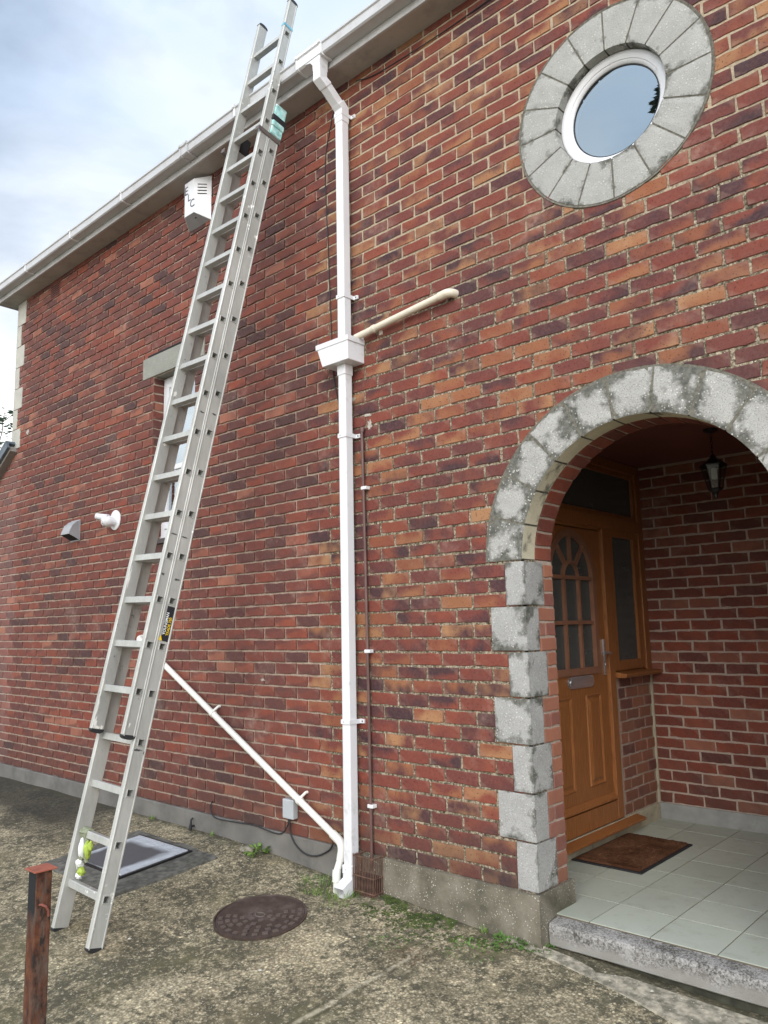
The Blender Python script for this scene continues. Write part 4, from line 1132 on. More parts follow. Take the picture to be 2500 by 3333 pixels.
# ivory diagonal waste pipe
dg = thing('sloping_waste_pipe', 'ivory waste pipe running diagonally down the wall behind the ladder', 'pipe')
A_, B_ = Vector((-3.50, -0.042, 1.180)), Vector((-1.30, -0.042, 0.045))
m = MB(); m.tube([A_, B_], 0.021, 20); m.build('pipe', IVORY, dg, smooth=True)
m = MB(); m.tube([(-3.56, 0.01, 1.212)] + elbow((-3.56, 0.0, 1.212), (-3.56, -0.045, 1.212), tuple(A_), 0)[1:] + [tuple(A_ + (B_-A_).normalized()*0.04)], 0.026, 20); m.build('elbow', IVORY, dg, smooth=True)
dd = (B_-A_).normalized()
m = MB(); m.tube([tuple(B_-dd*0.06), tuple(B_-dd*0.005)] + elbow(tuple(B_), (-1.262, -0.042, 0.023), (-1.272, -0.050, -0.03), 0)[1:] + [(-1.276, -0.053, -0.06)], 0.0255, 20); m.build('elbow', IVORY, dg, smooth=True)
m = MB(); m.tube([(-1.276, -0.053, -0.055), (-1.276, -0.085, -0.115), (-1.264, -0.098, -0.30)], 0.0215, 20); m.tube([(-1.2757, -0.083, -0.105), (-1.2755, -0.0865, -0.125), (-1.272, -0.090, -0.165)], 0.0255, 20); m.build('drop_pipe', IVORY, dg, smooth=True)
for (x, z) in ((-2.546, None), (-1.640, None)):
    t = (x-A_.x)/(B_.x-A_.x); c = A_ + (B_-A_)*t
    m = MB(); m.tube([tuple(c-dd*0.012), tuple(c+dd*0.012)], 0.0255, 20); nn = Vector((-dd.z, 0, dd.x)); nn = nn if nn.z > 0 else -nn
    e = c + nn*0.052; m.tube([tuple(c+nn*0.022), (e.x, -0.012, e.z), (e.x, 0.004, e.z)], 0.009, 10)
    m.build('pipe_clip', IVORY, dg, smooth=True)

# brown pipe
bp = thing('brown_pipe', 'thin brown pipe beside the downpipe falling into the rusty drain guard', 'pipe')
m = MB(); m.tube([(-1.080, 0.008, 2.452), (-1.080, -0.020, 2.452), (-1.080, -0.024, 2.43)], 0.0125, 12); m.tube([(-1.080, -0.024, 2.44), (-1.068, -0.024, 1.6), (-1.060, -0.024, 0.8), (-1.056, -0.024, -0.06)], 0.0088, 12); m.build('pipe', BROWN, bp, smooth=True)
m = MB(); m.tube([(-1.094, -0.010, 2.44), (-1.081, -0.010, 1.6), (-1.074, -0.010, 0.8), (-1.071, -0.010, 0.0)], 0.0062, 10); m.build('cable_sheath', BROWN, bp, smooth=True)
for (x, z) in ((-1.068, 2.085), (-1.061, 1.122), (-1.056, 0.262)):
    m = MB(); m.box(x-0.020, x+0.022, -0.035, 0.002, z-0.010, z+0.010); m.build('pipe_clip', WHITE, bp, bevel=0.003)
# splashes of filler where the pipe leaves the wall
# rusty drain guard
cg = thing('drain_guard', 'rusty ribbed metal guard around the drain at the foot of the brown pipe', 'guard')
m = MB(); zt2, zb2 = 0.010, -0.200
x0, x1, y0, y1 = -1.135, -0.980, -0.092, -0.004
for k in range(14): x = x0 + (x1-x0)*k/13; m.box(x-0.0016, x+0.0016, y0-0.002, y0+0.002, zb2, zt2+random.uniform(-0.004, 0.006))
for k in range(7):
    y = y0 + (y1-y0)*k/6
    for xx in (x0, x1): m.box(xx-0.002, xx+0.002, y-0.0016, y+0.0016, zb2, zt2+random.uniform(-0.004, 0.006))
m.build('ribs', CAGE, cg)
m = MB()
for z in (zt2-0.008, -0.10, zb2+0.02):
    m = MB(); m.tube([(x0, y1, z), (x0, y0, z), (x1, y0, z), (x1, y1, z)], 0.0035, 8); m.build('hoop', CAGE, cg)
m = MB(); m.box(x0+0.012, x1-0.012, y0+0.014, -0.019, -0.30, -0.10); m.build('shaded_litter', simple('shaded_debris', (0.03, 0.022, 0.018), 1.0, var=0.5, nscale=60, bump=1.0), cg)  # near-black debris block; the guard's inner shade is put into its colour
rebase(cg, (-1.05, -0.06, -0.21))

# ================================================================== WALL FIXTURES
# alarm box
al = thing('alarm_box', 'white bell box with dark letters and slots fixed under the soffit', 'alarm box', (-2.85, 0, 4.62))
m = MB()
back = [(-3.005, 0.0, 4.455), (-2.702, 0.0, 4.452), (-2.702, 0.0, 4.826), (-3.005, 0.0, 4.826)]
frn = [(-2.920, -0.103, 4.512), (-2.790, -0.103, 4.510), (-2.797, -0.103, 4.796), (-2.923, -0.103, 4.796)]
m.v = back + frn; m.f = [(0,3,2,1), (4,5,6,7), (0,1,5,4), (1,2,6,5), (2,3,7,6), (3,0,4,7)]; m.mi = [0, 0, 1, 0, 0, 0]
m.build('case', [WHITE, GREYC], al, bevel=0.003)
# slots on the right cheek
bR, fR = Vector((-2.702, 0.0, 0)), Vector((-2.7935, -0.103, 0)); dn = (bR-fR).normalized(); nr = Vector((dn.y, -dn.x, 0)) 
if nr.x < 0: nr = -nr
m = MB()
for k in range(4):
    z = 4.748 - 0.0265*k
    a = fR + dn*0.028; b = fR + dn*0.100
    for p, q in ((a, b),):
        P0 = p + nr*0.0012; P1 = q + nr*0.0012
        zz = z; m.quad((P0.x, P0.y, zz-0.0035), (P1.x, P1.y, zz-0.0025), (P1.x, P1.y, zz+0.0045), (P0.x, P0.y, zz+0.0035))
m.build('vent_slots', DARKV, al)
m = MB(); m.tube([(-2.82, -0.062, 4.4905), (-2.82, -0.062, 4.486)], 0.008, 12); m.build('cable_hole', DARKV, al)
def text_mesh(s, size, name, mat, parent, M4, ext=0.0006, bold=0.0):
    cu = bpy.data.curves.new(name, 'FONT'); cu.body = s; cu.size = size; cu.extrude = ext; cu.offset = bold
    to = bpy.data.objects.new('tmp', cu); C.objects.link(to)
    dg_ = bpy.context.evaluated_depsgraph_get(); me = bpy.data.meshes.new_from_object(to.evaluated_get(dg_))
    bpy.data.objects.remove(to); me.transform(M4); me.name = name
    me.materials.clear(); me.materials.append(mat)
    o = bpy.data.objects.new(name, me); C.objects.link(o); o.parent = parent; return o
# front cheek letters, stepping down to the right
Mf = Matrix(((1, 0, 0, 0), (0, 0, -1, 0), (0, 1, 0, 0), (0, 0, 0, 1)))
for ch, x, z, h in (('E', -2.9215, 4.692, 0.10), ('L', -2.878, 4.627, 0.088), ('C', -2.845, 4.562, 0.092)):
    text_mesh(ch, h, 'letter', INK, al, Matrix.Translation((x, -0.1042, z)) @ Mf)
rebase(al, (-2.85, 0, 4.455)) 

# cowl vent
cv_ = thing('vent_cowl', 'grey hooded vent cowl with open underside on the far brickwork', 'vent')
m = MB(); x0, x1 = -4.842, -4.680
pf = [(0.0, 2.282), (-0.030, 2.272), (-0.072, 2.235), (-0.098, 2.175), (-0.104, 2.150), (0.0, 2.100)]
m.prism(pf, lambda a, b, d: (d, a, b), x0, x1, 0, True)
for k in range(len(m.mi)): pass
m.mi[4] = 1
m.build('hood', [GREYC, DARKV], cv_, bevel=0.002)
m = MB(); m.box(x0-0.006, x1+0.006, -0.005, 0.003, 2.094, 2.288); m.build('back_plate', GREYC, cv_)
# boiler flue
fl_ = thing('boiler_flue', 'white round boiler flue terminal with a side nozzle', 'flue')
m = MB(); n = 28
m.tube([(-4.045, 0.004, 2.213), (-4.045, -0.006, 2.213), (-4.045, -0.010, 2.213)], [0.086, 0.086, 0.078], n); m.build('wall_plate', WHITE, fl_, smooth=True)
m = MB(); m.tube([(-4.045, -0.006, 2.200), (-4.045, -0.03, 2.200), (-4.05, -0.045, 2.200), (-4.062, -0.075, 2.198), (-4.075, -0.100, 2.197), (-4.082, -0.112, 2.197)], [0.040, 0.040, 0.047, 0.049, 0.040, 0.02], n); m.build('body', WHITE, fl_, smooth=True)
m = MB()
for k in range(3): m.tube([(-4.098+0.004*k, -0.092, 2.205-0.014*k), (-4.05+0.004*k, -0.122, 2.203-0.014*k)], 0.0028, 6)
m.build('slots', DARKV, fl_)
m = MB(); m.tube([(-4.05, -0.070, 2.225), (-4.10, -0.096, 2.238), (-4.140, -0.112, 2.245)], [0.032, 0.027, 0.026], n, cap=True); m.tube([(-4.134, -0.109, 2.244), (-4.148, -0.115, 2.2465)], [0.029, 0.029], n)
m.tube([(-4.1481, -0.1151, 2.2465), (-4.1490, -0.1155, 2.2467)], [0.021, 0.021], n, mi=1); m.build('nozzle', [WHITE, GREYC], fl_, smooth=True)

# grey junction box and cables
jb = thing('junction_box', 'small pale grey junction box on the brick below the diagonal pipe', 'junction box')
m = MB(); m.box(-1.800, -1.700, -0.045, 0.0, 0.098, 0.215); m.build('case', GREYP, jb, bevel=0.007)
m = MB(); m.tube([(-1.757, -0.024, 0.100), (-1.757, -0.024, 0.080)], 0.010, 10); m.build('gland', BLACK, jb)
def cable(pts, r, name, label):
    v = [Vector(p) for p in pts]; out = []
    for i in range(len(v)-1):
        p0, p1, p2, p3 = v[max(i-1, 0)], v[i], v[i+1], v[min(i+2, len(v)-1)]
        for k in range(8):
            t = k/8; out.append(0.5*((2*p1) + (-p0+p2)*t + (2*p0-5*p1+4*p2-p3)*t*t + (-p0+3*p1-3*p2+p3)*t**3))
    out.append(v[-1]); m = MB(); m.tube([tuple(p) for p in out], r, 8)
    return tag(m.build(name, BLACK, None, smooth=True), label, 'cable')
cable([(-2.585, -0.008, 0.09), (-2.60, -0.014, 0.045), (-2.53, -0.022, -0.008), (-2.30, -0.022, -0.004), (-2.10, -0.022, 0.004), (-1.90, -0.022, -0.012), (-1.82, -0.022, 0.004), (-1.770, -0.022, 0.060), (-1.758, -0.024, 0.085)], 0.0042, 'cable', 'thin dark cable lying along the top of the grey plinth')
cable([(-1.752, -0.024, 0.085), (-1.745, -0.024, 0.01), (-1.69, -0.024, -0.055), (-1.60, -0.024, -0.088), (-1.50, -0.024, -0.078), (-1.40, -0.026, -0.03), (-1.345, -0.045, 0.02)], 0.0050, 'cable', 'black cable looping from the junction box to the pipe elbow')
cable([(-1.270, -0.006, 4.80), (-1.305, -0.006, 4.71), (-1.355, -0.006, 4.55), (-1.392, -0.006, 4.40), (-1.398, -0.006, 4.20), (-1.380, -0.006, 3.80), (-1.365, -0.006, 3.40), (-1.350, -0.006, 3.02), (-1.338, -0.006, 2.85), (-1.30, -0.006, 2.68), (-1.235, -0.006, 2.50)], 0.0032, 'cable', 'thin black cable hanging loosely down the brick left of the downpipe')
cable([(-1.10, -0.006, 4.798), (-0.95, -0.006, 4.755), (-0.7, -0.006, 4.74), (-0.35, -0.006, 4.735), (0.05, -0.006, 4.75)], 0.0032, 'cable', 'thin dark cable clipped under the soffit right of the downpipe')
# small black tap stub on plinth
tp = MB(); tp.tube([(-2.785, -0.012, -0.10), (-2.785, -0.040, -0.10), (-2.785, -0.046, -0.085), (-2.785, -0.044, -0.055), (-2.785, -0.030, -0.045)], 0.0075, 10); tp.tube([(-2.785, -0.046, -0.088), (-2.785, -0.050, -0.122)], 0.012, 10)
tag(tp.build('overflow_stub', BLACK, None, smooth=True), 'small black pipe stub sticking out of the grey plinth', 'pipe stub')

# ================================================================== PORCH OBJECTS
dm = thing('doormat', 'brown coir doormat with black rubber border on the porch tiles', 'doormat', (-0.13, 1.28, -0.115))
m = MB(); m.box(-0.350, 0.080, 0.925, 1.660, -0.1148, -0.106); m.build('rubber_base', BLACK, dm, bevel=0.003)
m = MB()
nx, ny = 44, 70
for j in range(ny+1):
    for i in range(nx+1):
        x = -0.335 + 0.395*i/nx; y = 0.945 + 0.70*j/ny
        e = min(i, nx-i, j, ny-j)
        m.v.append((x, y, -0.1055 + (0.0 if e == 0 else 0.010 + random.gauss(0, 0.0012))))
for j in range(ny):
    for i in range(nx): m.f.append((j*(nx+1)+i, j*(nx+1)+i+1, (j+1)*(nx+1)+i+1, (j+1)*(nx+1)+i)); m.mi.append(0)
m.build('coir_pile', COIR, dm)
rebase(dm, (-0.13, 1.28, -0.115))

lx, ly = 0.482, 1.40
lan = thing('hanging_lantern', 'black six sided glass lantern hanging on a chain from the porch ceiling', 'lantern')
m = MB(); m.tube([(lx, ly, 2.4065), (lx, ly, 2.392), (lx, ly, 2.380)], [0.044, 0.042, 0.018], 20); m.build('ceiling_rose', BLACKI, lan, smooth=True)
m = MB()
for k in range(6):
    z = 2.372 - 0.021*k; a = (k % 2)*math.pi/2
    pts = [(lx + 0.006*math.cos(t)*math.cos(a), ly + 0.006*math.cos(t)*math.sin(a), z-0.008+0.014*math.sin(t)) for t in [2*math.pi*j/10 for j in range(11)]]
    m.tube(pts, 0.0022, 6, cap=False)
m.build('chain', BLACKI, lan)
def hexr(m, zr, mi=0, cap=True):
    i = len(m.v)
    for z, r in zr:
        for k in range(6): a = math.pi*k/3 + 0.25; m.v.append((lx+r*math.cos(a), ly+r*math.sin(a), z))
    for j in range(len(zr)-1):
        for k in range(6): k2 = (k+1) % 6; m.f.append((i+6*j+k, i+6*j+k2, i+6*j+6+k2, i+6*j+6+k)); m.mi.append(mi)
m = MB(); hexr(m, [(2.176, 0.079), (2.184, 0.080), (2.186, 0.072), (2.215, 0.040), (2.228, 0.020), (2.240, 0.016), (2.252, 0.006)]); m.build('cap', BLACKI, lan)
m = MB()
for k in range(6):
    a = math.pi*k/3 + 0.25; m.tube([(lx+0.073*math.cos(a), ly+0.073*math.sin(a), 2.18), (lx+0.038*math.cos(a), ly+0.038*math.sin(a), 2.035)], 0.0035, 6)
hexr(m, [(2.042, 0.040), (2.034, 0.042), (2.030, 0.036), (2.015, 0.016), (2.008, 0.018), (2.000, 0.010), (1.988, 0.009), (1.972, 0.0005)]); m.build('cage', BLACKI, lan)
m = MB(); hexr(m, [(2.178, 0.070), (2.040, 0.036)]); m.build('glass', glass_mat('lantern_glass', 0.10, (0.7, 0.7, 0.75), 0.05), lan)
m = MB(); m.tube([(lx, ly, 2.168), (lx, ly, 2.160), (lx, ly, 2.105), (lx, ly, 2.098)], [0.012, 0.017, 0.017, 0.010], 14); m.build('bulb', simple('unlit_bulb', (0.75, 0.76, 0.70), 0.4), lan, smooth=True)

# doorstep ---------------------------------------------------------------
m = MB()
pf = [(0.040, -0.150), (0.048, -0.134), (0.062, -0.1305), (0.125, -0.122), (0.125, -0.226), (0.050, -0.232), (0.043, -0.226)]
n = 40
for k in range(n):
    pass
xs = [0.022 + 2.2*k/n for k in range(n+1)]
rows = []
for x in xs:
    row = []
    for (y, z) in pf:
        row.append(len(m.v)); m.v.append((x, y + 0.003*noise.noise(Vector((x*6, y*30, z*30))), z + 0.0025*noise.noise(Vector((x*8, z*30, 5)))))
    rows.append(row)
for a, b in zip(rows, rows[1:]):
    for k in range(len(pf)): k2 = (k+1) % len(pf); m.f.append((a[k], a[k2], b[k2], b[k])); m.mi.append(0)
m.f.append(tuple(rows[0])); m.mi.append(0)
st = m.build('doorstep', STEP, None)
tag(st, 'weathered grey concrete doorstep edging the tiled porch floor', 'step')
m = MB(); m.box(0.022, 2.2, 0.075, 0.127, -0.40, -0.235); o = m.build('step_footing', simple('mossy_footing', (0.05, 0.05, 0.035), 1.0, var=0.4, nscale=20, bump=1.0), st)

# ================================================================== LADDER
lad = thing('extension_ladder', 'tall aluminium extension ladder leaning against the gutter', 'ladder')
d = Vector((0.0246, 0.2093, 0.97754)).normalized()
ex = (Vector((1, 0, 0)) - d*d.x).normalized(); en = ex.cross(d)      # en points to -Y side? checked below
if en.y > 0: en = -en
def LM(origin): # local (x across, n outwards to the climber, t along)
    m4 = Matrix.Identity(4)
    for r in range(3): m4[r][0] = ex[r]; m4[r][1] = en[r]; m4[r][2] = d[r]; m4[r][3] = origin[r]
    return m4
def section(origin, width, depth, thick, k0, k1, t0, t1, sp, rung_from):
    """origin = centre of first rung hole on outer face of the right stile"""
    T = LM(origin); h = 0.0160; hd = depth/2
    P = lambda x, n_, t: tuple(T @ Vector((x, n_, t)))
    for side in (0, 1):
        xo = 0.0 if side == 0 else -width; s = -1 if side == 0 else 1      # s: direction from outer to inner face
        xi = xo + s*thick; c = 0.0035
        m = MB()
        for xf, cc in ((xo, c), (xi, c)):
            ts = t0
            for k in range(k0, k1+1):
                tc_ = k*sp
                m.quad(P(xf, -hd+cc, ts), P(xf, hd-cc, ts), P(xf, hd-cc, tc_-h), P(xf, -hd+cc, tc_-h))
                m.quad(P(xf, -hd+cc, tc_-h), P(xf, -h, tc_-h), P(xf, -h, tc_+h), P(xf, -hd+cc, tc_+h))
                m.quad(P(xf, h, tc_-h), P(xf, hd-cc, tc_-h), P(xf, hd-cc, tc_+h), P(xf, h, tc_+h))
                ts = tc_+h
            m.quad(P(xf, -hd+cc, ts), P(xf, hd-cc, ts), P(xf, hd-cc, t1), P(xf, -hd+cc, t1))
        for sg in (-1, 1):
            m.quad(P(xo, sg*(hd-c), t0), P(xo, sg*(hd-c), t1), P(xo+s*c, sg*hd, t1), P(xo+s*c, sg*hd, t0))
            m.quad(P(xo+s*c, sg*hd, t0), P(xo+s*c, sg*hd, t1), P(xi-s*c, sg*hd, t1), P(xi-s*c, sg*hd, t0))
            m.quad(P(xi-s*c, sg*hd, t0), P(xi-s*c, sg*hd, t1), P(xi, sg*(hd-c), t1), P(xi, sg*(hd-c), t0))
        # raised lip along both outer edges, catching the light
        for sg in (-1, 1):
            e = 0.0022
            m.quad(P(xo-s*e, sg*(hd-c-0.001), t0), P(xo-s*e, sg*(hd-c-0.001), t1), P(xo-s*e, sg*(hd-c-0.006), t1), P(xo-s*e, sg*(hd-c-0.006), t0))
            m.quad(P(xo-s*e, sg*(hd-c-0.006), t0), P(xo-s*e, sg*(hd-c-0.006), t1), P(xo, sg*(hd-c-0.0085), t1), P(xo, sg*(hd-c-0.0085), t0))
            m.quad(P(xo-s*e, sg*(hd-c-0.001), t0), P(xo-s*e, sg*(hd-c-0.001), t1), P(xo+s*0.001, sg*(hd-c+0.001), t1), P(xo+s*0.001, sg*(hd-c+0.001), t0))
        # pressed rims round the rung holes
        for k in range(k0, k1+1):
            t = k*sp; r1_, r0_ = h+0.0045, h-0.0002; xx = xo - s*0.003
            out = [(-r1_, -r1_), (r1_, -r1_), (r1_, r1_), (-r1_, r1_)]; inn = [(-r0_, -r0_), (r0_, -r0_), (r0_, r0_), (-r0_, r0_)]
            mid = [(a*0.93, b*0.93) for a, b in out]
            for q in range(4):
                q2 = (q+1) % 4
                m.quad(P(xo-s*0.0002, out[q][0], t+out[q][1]), P(xo-s*0.0002, out[q2][0], t+out[q2][1]), P(xx, mid[q2][0], t+mid[q2][1]), P(xx, mid[q][0], t+mid[q][1]))
                m.quad(P(xx, mid[q][0], t+mid[q][1]), P(xx, mid[q2][0], t+mid[q2][1]), P(xx, inn[q2][0], t+inn[q2][1]), P(xx, inn[q][0], t+inn[q][1]))
        stile = m.build('stile', ALU, lad)
        # rubber foot / end caps
        for (te, sg) in ((t0, -1), (t1, 1)):
            poly = [(-hd-0.001, 0.006), (hd+0.001, 0.006)] + [((hd+0.001)*math.cos(a), -0.001-0.017*math.sin(a)) for a in [math.pi*j/8 for j in range(9)]]
            m = MB(); m.prism([(a, b*(-sg)) for a, b in poly], lambda a, b, dd_: P(dd_, a, te+b), xo - s*0.0015, xi + s*0.0015)
            m.build('end_cap', BLACK, stile)
    for k in range(k0, k1+1):
        m = MB(); t = k*sp; w = 0.0012
        x0_, x1_ = 0.0, -width
        for (a, b, c_, e_) in ((-h, -h, h, -h), (h, -h, h, h), (h, h, -h, h), (-h, h, -h, -h)):
            m.quad(P(x0_, a, t+b), P(x1_, a, t+b), P(x1_, c_, t+e_), P(x0_, c_, t+e_))
            k_ = (h-w)/h; m.quad(P(x0_, a*k_, t+b*k_), P(x1_, a*k_, t+b*k_), P(x1_, c_*k_, t+e_*k_), P(x0_, c_*k_, t+e_*k_))
        # D-shaped tread outside the stiles' inner faces
        m.prism([(-h-0.002, -h-0.001), (h+0.002, -h-0.001), (h+0.003, h-0.003), (h-0.001, h+0.002), (-h+0.001, h+0.002), (-h-0.003, h-0.003)], lambda a, b, dd_: P(dd_, a, t+b), -thick, -width+thick, 0, False)
        m.build('rung', ALU, lad)
    return T
base_o = Vector((-1.678, -1.274, -0.044)); fly_o = Vector((-1.655, -1.139, 0.950))
TB = section(base_o, 0.398, 0.084, 0.030, 0, 18, -0.222, 4.72, 0.25, 0)
TF = section(fly_o, 0.360, 0.072, 0.029, 0, 18, -0.226, 4.70, 0.2457, 0)
def lbox(T, x0, x1, n0, n1, t0, t1, name, mat, bevel=0.002):
    m = MB(); m.box(x0, x1, n0, n1, t0, t1, 0, T); return m.build(name, mat, lad, bevel=bevel)
# guide bracket at the head of the lower section, clamp on the far side
m = MB(); t = 4.60
m.box(0.0026, 0.0062, -0.046, 0.128, t-0.016, t+0.016, 0, TB); m.box(-0.034, 0.0062, 0.1282, 0.132, t-0.016, t+0.016, 0, TB); m.box(-0.034, 0.0062, -0.05, -0.0462, t-0.016, t+0.016, 0, TB)
m.build('guide_bracket', STRAP, lad, bevel=0.003)
m = MB(); m.box(-0.4042, -0.4006, -0.046, 0.128, t-0.018, t+0.014, 0, TB); m.box(-0.4042, -0.368, 0.1282, 0.132, t-0.018, t+0.014, 0, TB)
m.build('guide_bracket', STRAP, lad, bevel=0.003)
def splat(T, x, n0, t0, w, h_, mat, name, seed, thin=1.0):
    r_ = random.Random(seed); m = MB(); K = 22; pts = []
    for k in range(K):
        a = 2*math.pi*k/K; q = (0.55 + 0.75*r_.random())
        pts.append((n0 + w*math.cos(a)*q, t0 + h_*math.sin(a)*q))
    c = T @ Vector((x, n0, t0)); i = 0; m.v = [tuple(c)] + [tuple(T @ Vector((x, a, b))) for a, b in pts]
    for k in range(K): m.f.append((0, 1+k, 1+(k+1) % K)); m.mi.append(0)
    m.build(name, mat, lad)
PAINT = simple('dried_paint', (0.74, 0.72, 0.66), 0.6); SCUFF = simple('black_scuff', (0.06, 0.06, 0.06), 0.7, var=0.5, nscale=80)
xi_ = -0.360+0.029+0.0006
for q, (n0, t0, w, h_) in enumerate(((0.024, -0.19, 0.010, 0.035), (0.010, -0.214, 0.022, 0.010), (0.030, -0.10, 0.004, 0.05), (0.031, 0.02, 0.003, 0.06), (-0.02, -0.212, 0.008, 0.012), (0.026, 0.62, 0.005, 0.07), (0.0, 1.45, 0.014, 0.010), (0.012, 1.78, 0.012, 0.022))):
    splat(TF, xi_, n0, t0, w, h_, PAINT, 'paint_splash', q+1)
for q, (T_, n0, t0, w, h_) in enumerate(((TF, 0.012, -0.17, 0.004, 0.012), (TF, 0.020, 0.63, 0.016, 0.008), (TB, 0.0, 1.62, 0.018, 0.006))):
    splat(T_, 0.0006, n0, t0, w, h_, PAINT if q == 0 else SCUFF, 'paint_splash' if q == 0 else 'scuff_mark', q+30)
for q, (T_, n0, t0, w, h_) in enumerate(((TB, 0.012, 0.962-0.25+0.0, 0.026, 0.006), (TB, -0.030, 0.70, 0.006, 0.010), (TF, 0.0, 0.86, 0.022, 0.005), (TB, 0.010, 1.86, 0.020, 0.004), (TB, -0.005, 2.62, 0.014, 0.006), (TF, 0.0, 1.60, 0.016, 0.005), (TF, 0.0, 3.42, 0.018, 0.007))):
    splat(T_, 0.0006, n0, t0, w, h_, SCUFF, 'scuff_mark', q+50)
# foam padding on the head of the lower section
m = MB()
for k, (a, b) in enumerate(((4.62, 4.685), (4.685, 4.75), (4.75, 4.86))):
    e = 0.006 + 0.004*(k % 2); m.box(-0.030-e, e+0.003, -0.046-e, 0.040+e*0.4, a+0.0005, b, 0, TB)
o = m.build('foam_padding', FOAM, lad, bevel=0.008, seg=3)
lbox(TB, -0.042, 0.0165, -0.060, 0.052, 4.725, 4.765, 'tape_band', BLACK, 0.002)
m = MB(); m.box(-0.412, -0.362, -0.055, 0.045, 4.66, 4.80, 0, TB); m.build('foam_padding', BLACK, lad, bevel=0.012, seg=3)['label'] = 'black padded end of the far stile'
# faded tape near the very top
m = MB(); m.box(-0.030, 0.0034, -0.0375, 0.0375, 4.475, 4.492, 0, TF); m.build('faded_tape', TAPEB, lad)
# maker's label on the right stile
T = TB; P = lambda x, n_, t: tuple(T @ Vector((x, n_, t)))
m = MB(); ta, tb = 1.28, 1.47; q0, q1 = -0.026, 0.020
m.quad(P(0.0008, q1, ta), P(0.0008, q0, ta), P(0.0008, q0, tb), P(0.0008, q1, tb))
m.build('maker_label', LBK, lad)
m = MB(); a, b, c = P(0.0012, q1+0.012, ta+0.001), P(0.0012, q1-0.010, ta+0.001), P(0.0012, q1+0.005, ta+0.032); i = 0
m.v = [a, b, c]; m.f = [(0, 1, 2)]; m.mi = [0]; m.build('label_flash', YEL, lad)
# text axis: reading direction = along t, 'up' of the letters = towards the climber (+n)
def ltext(s, size, n_base, t_start, mat, nm, sx=1.0):
    M4 = Matrix.Identity(4); sc_ = 1.0
    for r in range(3): M4[r][0] = d[r]*sx; M4[r][1] = en[r]; M4[r][2] = ex[r]; M4[r][3] = (T @ Vector((0.0014, n_base, t_start)))[r]
    return text_mesh(s, size, nm, mat, lad, M4, 0.0003, 0.0004)
ltext('YOUNGMAN', 0.0235, 0.0015, ta+0.034, LWH, 'label_lettering', 0.88)
ltext('TRADE 350', 0.0235, -0.021, ta+0.032, YEL, 'label_lettering', 0.86)
rebase(lad, tuple(TB @ Vector((-0.2, 0, -0.235))))

# hi-vis strap hanging on the second rung ------------------------------------
hv = thing('knotted_strap', 'lime and white cloth knotted round a low ladder rung', 'strap')
rc = TB @ Vector((-0.325, 0, 0.25))
def blob(name, c, r, mat, seed, stretch=(1, 1, 1), parent=hv, amp=0.35, fr=1.6):
    bm = bmesh.new(); bmesh.ops.create_icosphere(bm, subdivisions=3, radius=1.0)
    for v in bm.verts:
        n_ = 1 + amp*noise.noise(v.co*fr + Vector((seed*3.1, seed, 0))) + 0.18*noise.noise(v.co*5 + Vector((0, seed*7, 0)))
        v.co = Vector((c[0]+v.co.x*r*stretch[0]*n_, c[1]+v.co.y*r*stretch[1]*n_, c[2]+v.co.z*r*stretch[2]*n_))
    me = bpy.data.meshes.new(name); bm.to_mesh(me); bm.free(); me.materials.append(mat)
    for p in me.polygons: p.use_smooth = True
    o = bpy.data.objects.new(name, me); C.objects.link(o)
    if parent: o.parent = parent
    return o
m = MB()
for q in range(5):
    pts = [tuple(rc + ex*(-0.030+0.013*q) + en*(0.023*math.cos(t)+0.002*math.sin(3*t+q)) + d*(0.023*math.sin(t))) for t in [2*math.pi*j/14 for j in range(15)]]
    m.tube(pts, 0.0075, 8, cap=False)
pts = [tuple(rc + ex*0.028 + en*0.015 + Vector((0, 0, -0.02-0.03*k)) + Vector((0.008*math.sin(k*1.7), 0, 0))) for k in range(5)]
m.tube(pts, [0.012, 0.018, 0.016, 0.015, 0.010], 10); m.build('wrapped_band', OLIVE, hv, smooth=True)
c0 = rc + en*0.03
blob('cloth_fold', c0 + Vector((0.005, 0, -0.075)), 0.03, WCL, 1, (0.55, 0.6, 1.7)); blob('cloth_fold', c0 + Vector((0.045, 0.01, -0.075)), 0.03, LIME, 2, (0.6, 0.6, 1.6))
blob('cloth_fold', c0 + Vector((0.070, 0.012, -0.055)), 0.022, LIME, 5, (0.7, 0.6, 1.1)); blob('cloth_fold', c0 + Vector((-0.012, 0, -0.150)), 0.026, WCL, 3, (0.95, 0.8, 0.8))
blob('cloth_fold', c0 + Vector((0.0, 0, -0.122)), 0.016, OLIVE, 8, (1.2, 0.9, 0.8)); blob('cloth_fold', c0 + Vector((0.004, 0, -0.190)), 0.026, LIME, 4, (0.95, 0.8, 0.8)); blob('cloth_fold', c0 + Vector((-0.012, -0.004, -0.212)), 0.024, WCL, 6, (1.0, 0.7, 0.7))
blob('cloth_fold', c0 + Vector((-0.052, 0.004, -0.180)), 0.012, WCL, 7, (0.6, 0.6, 1.2))
rebase(hv, tuple(rc))

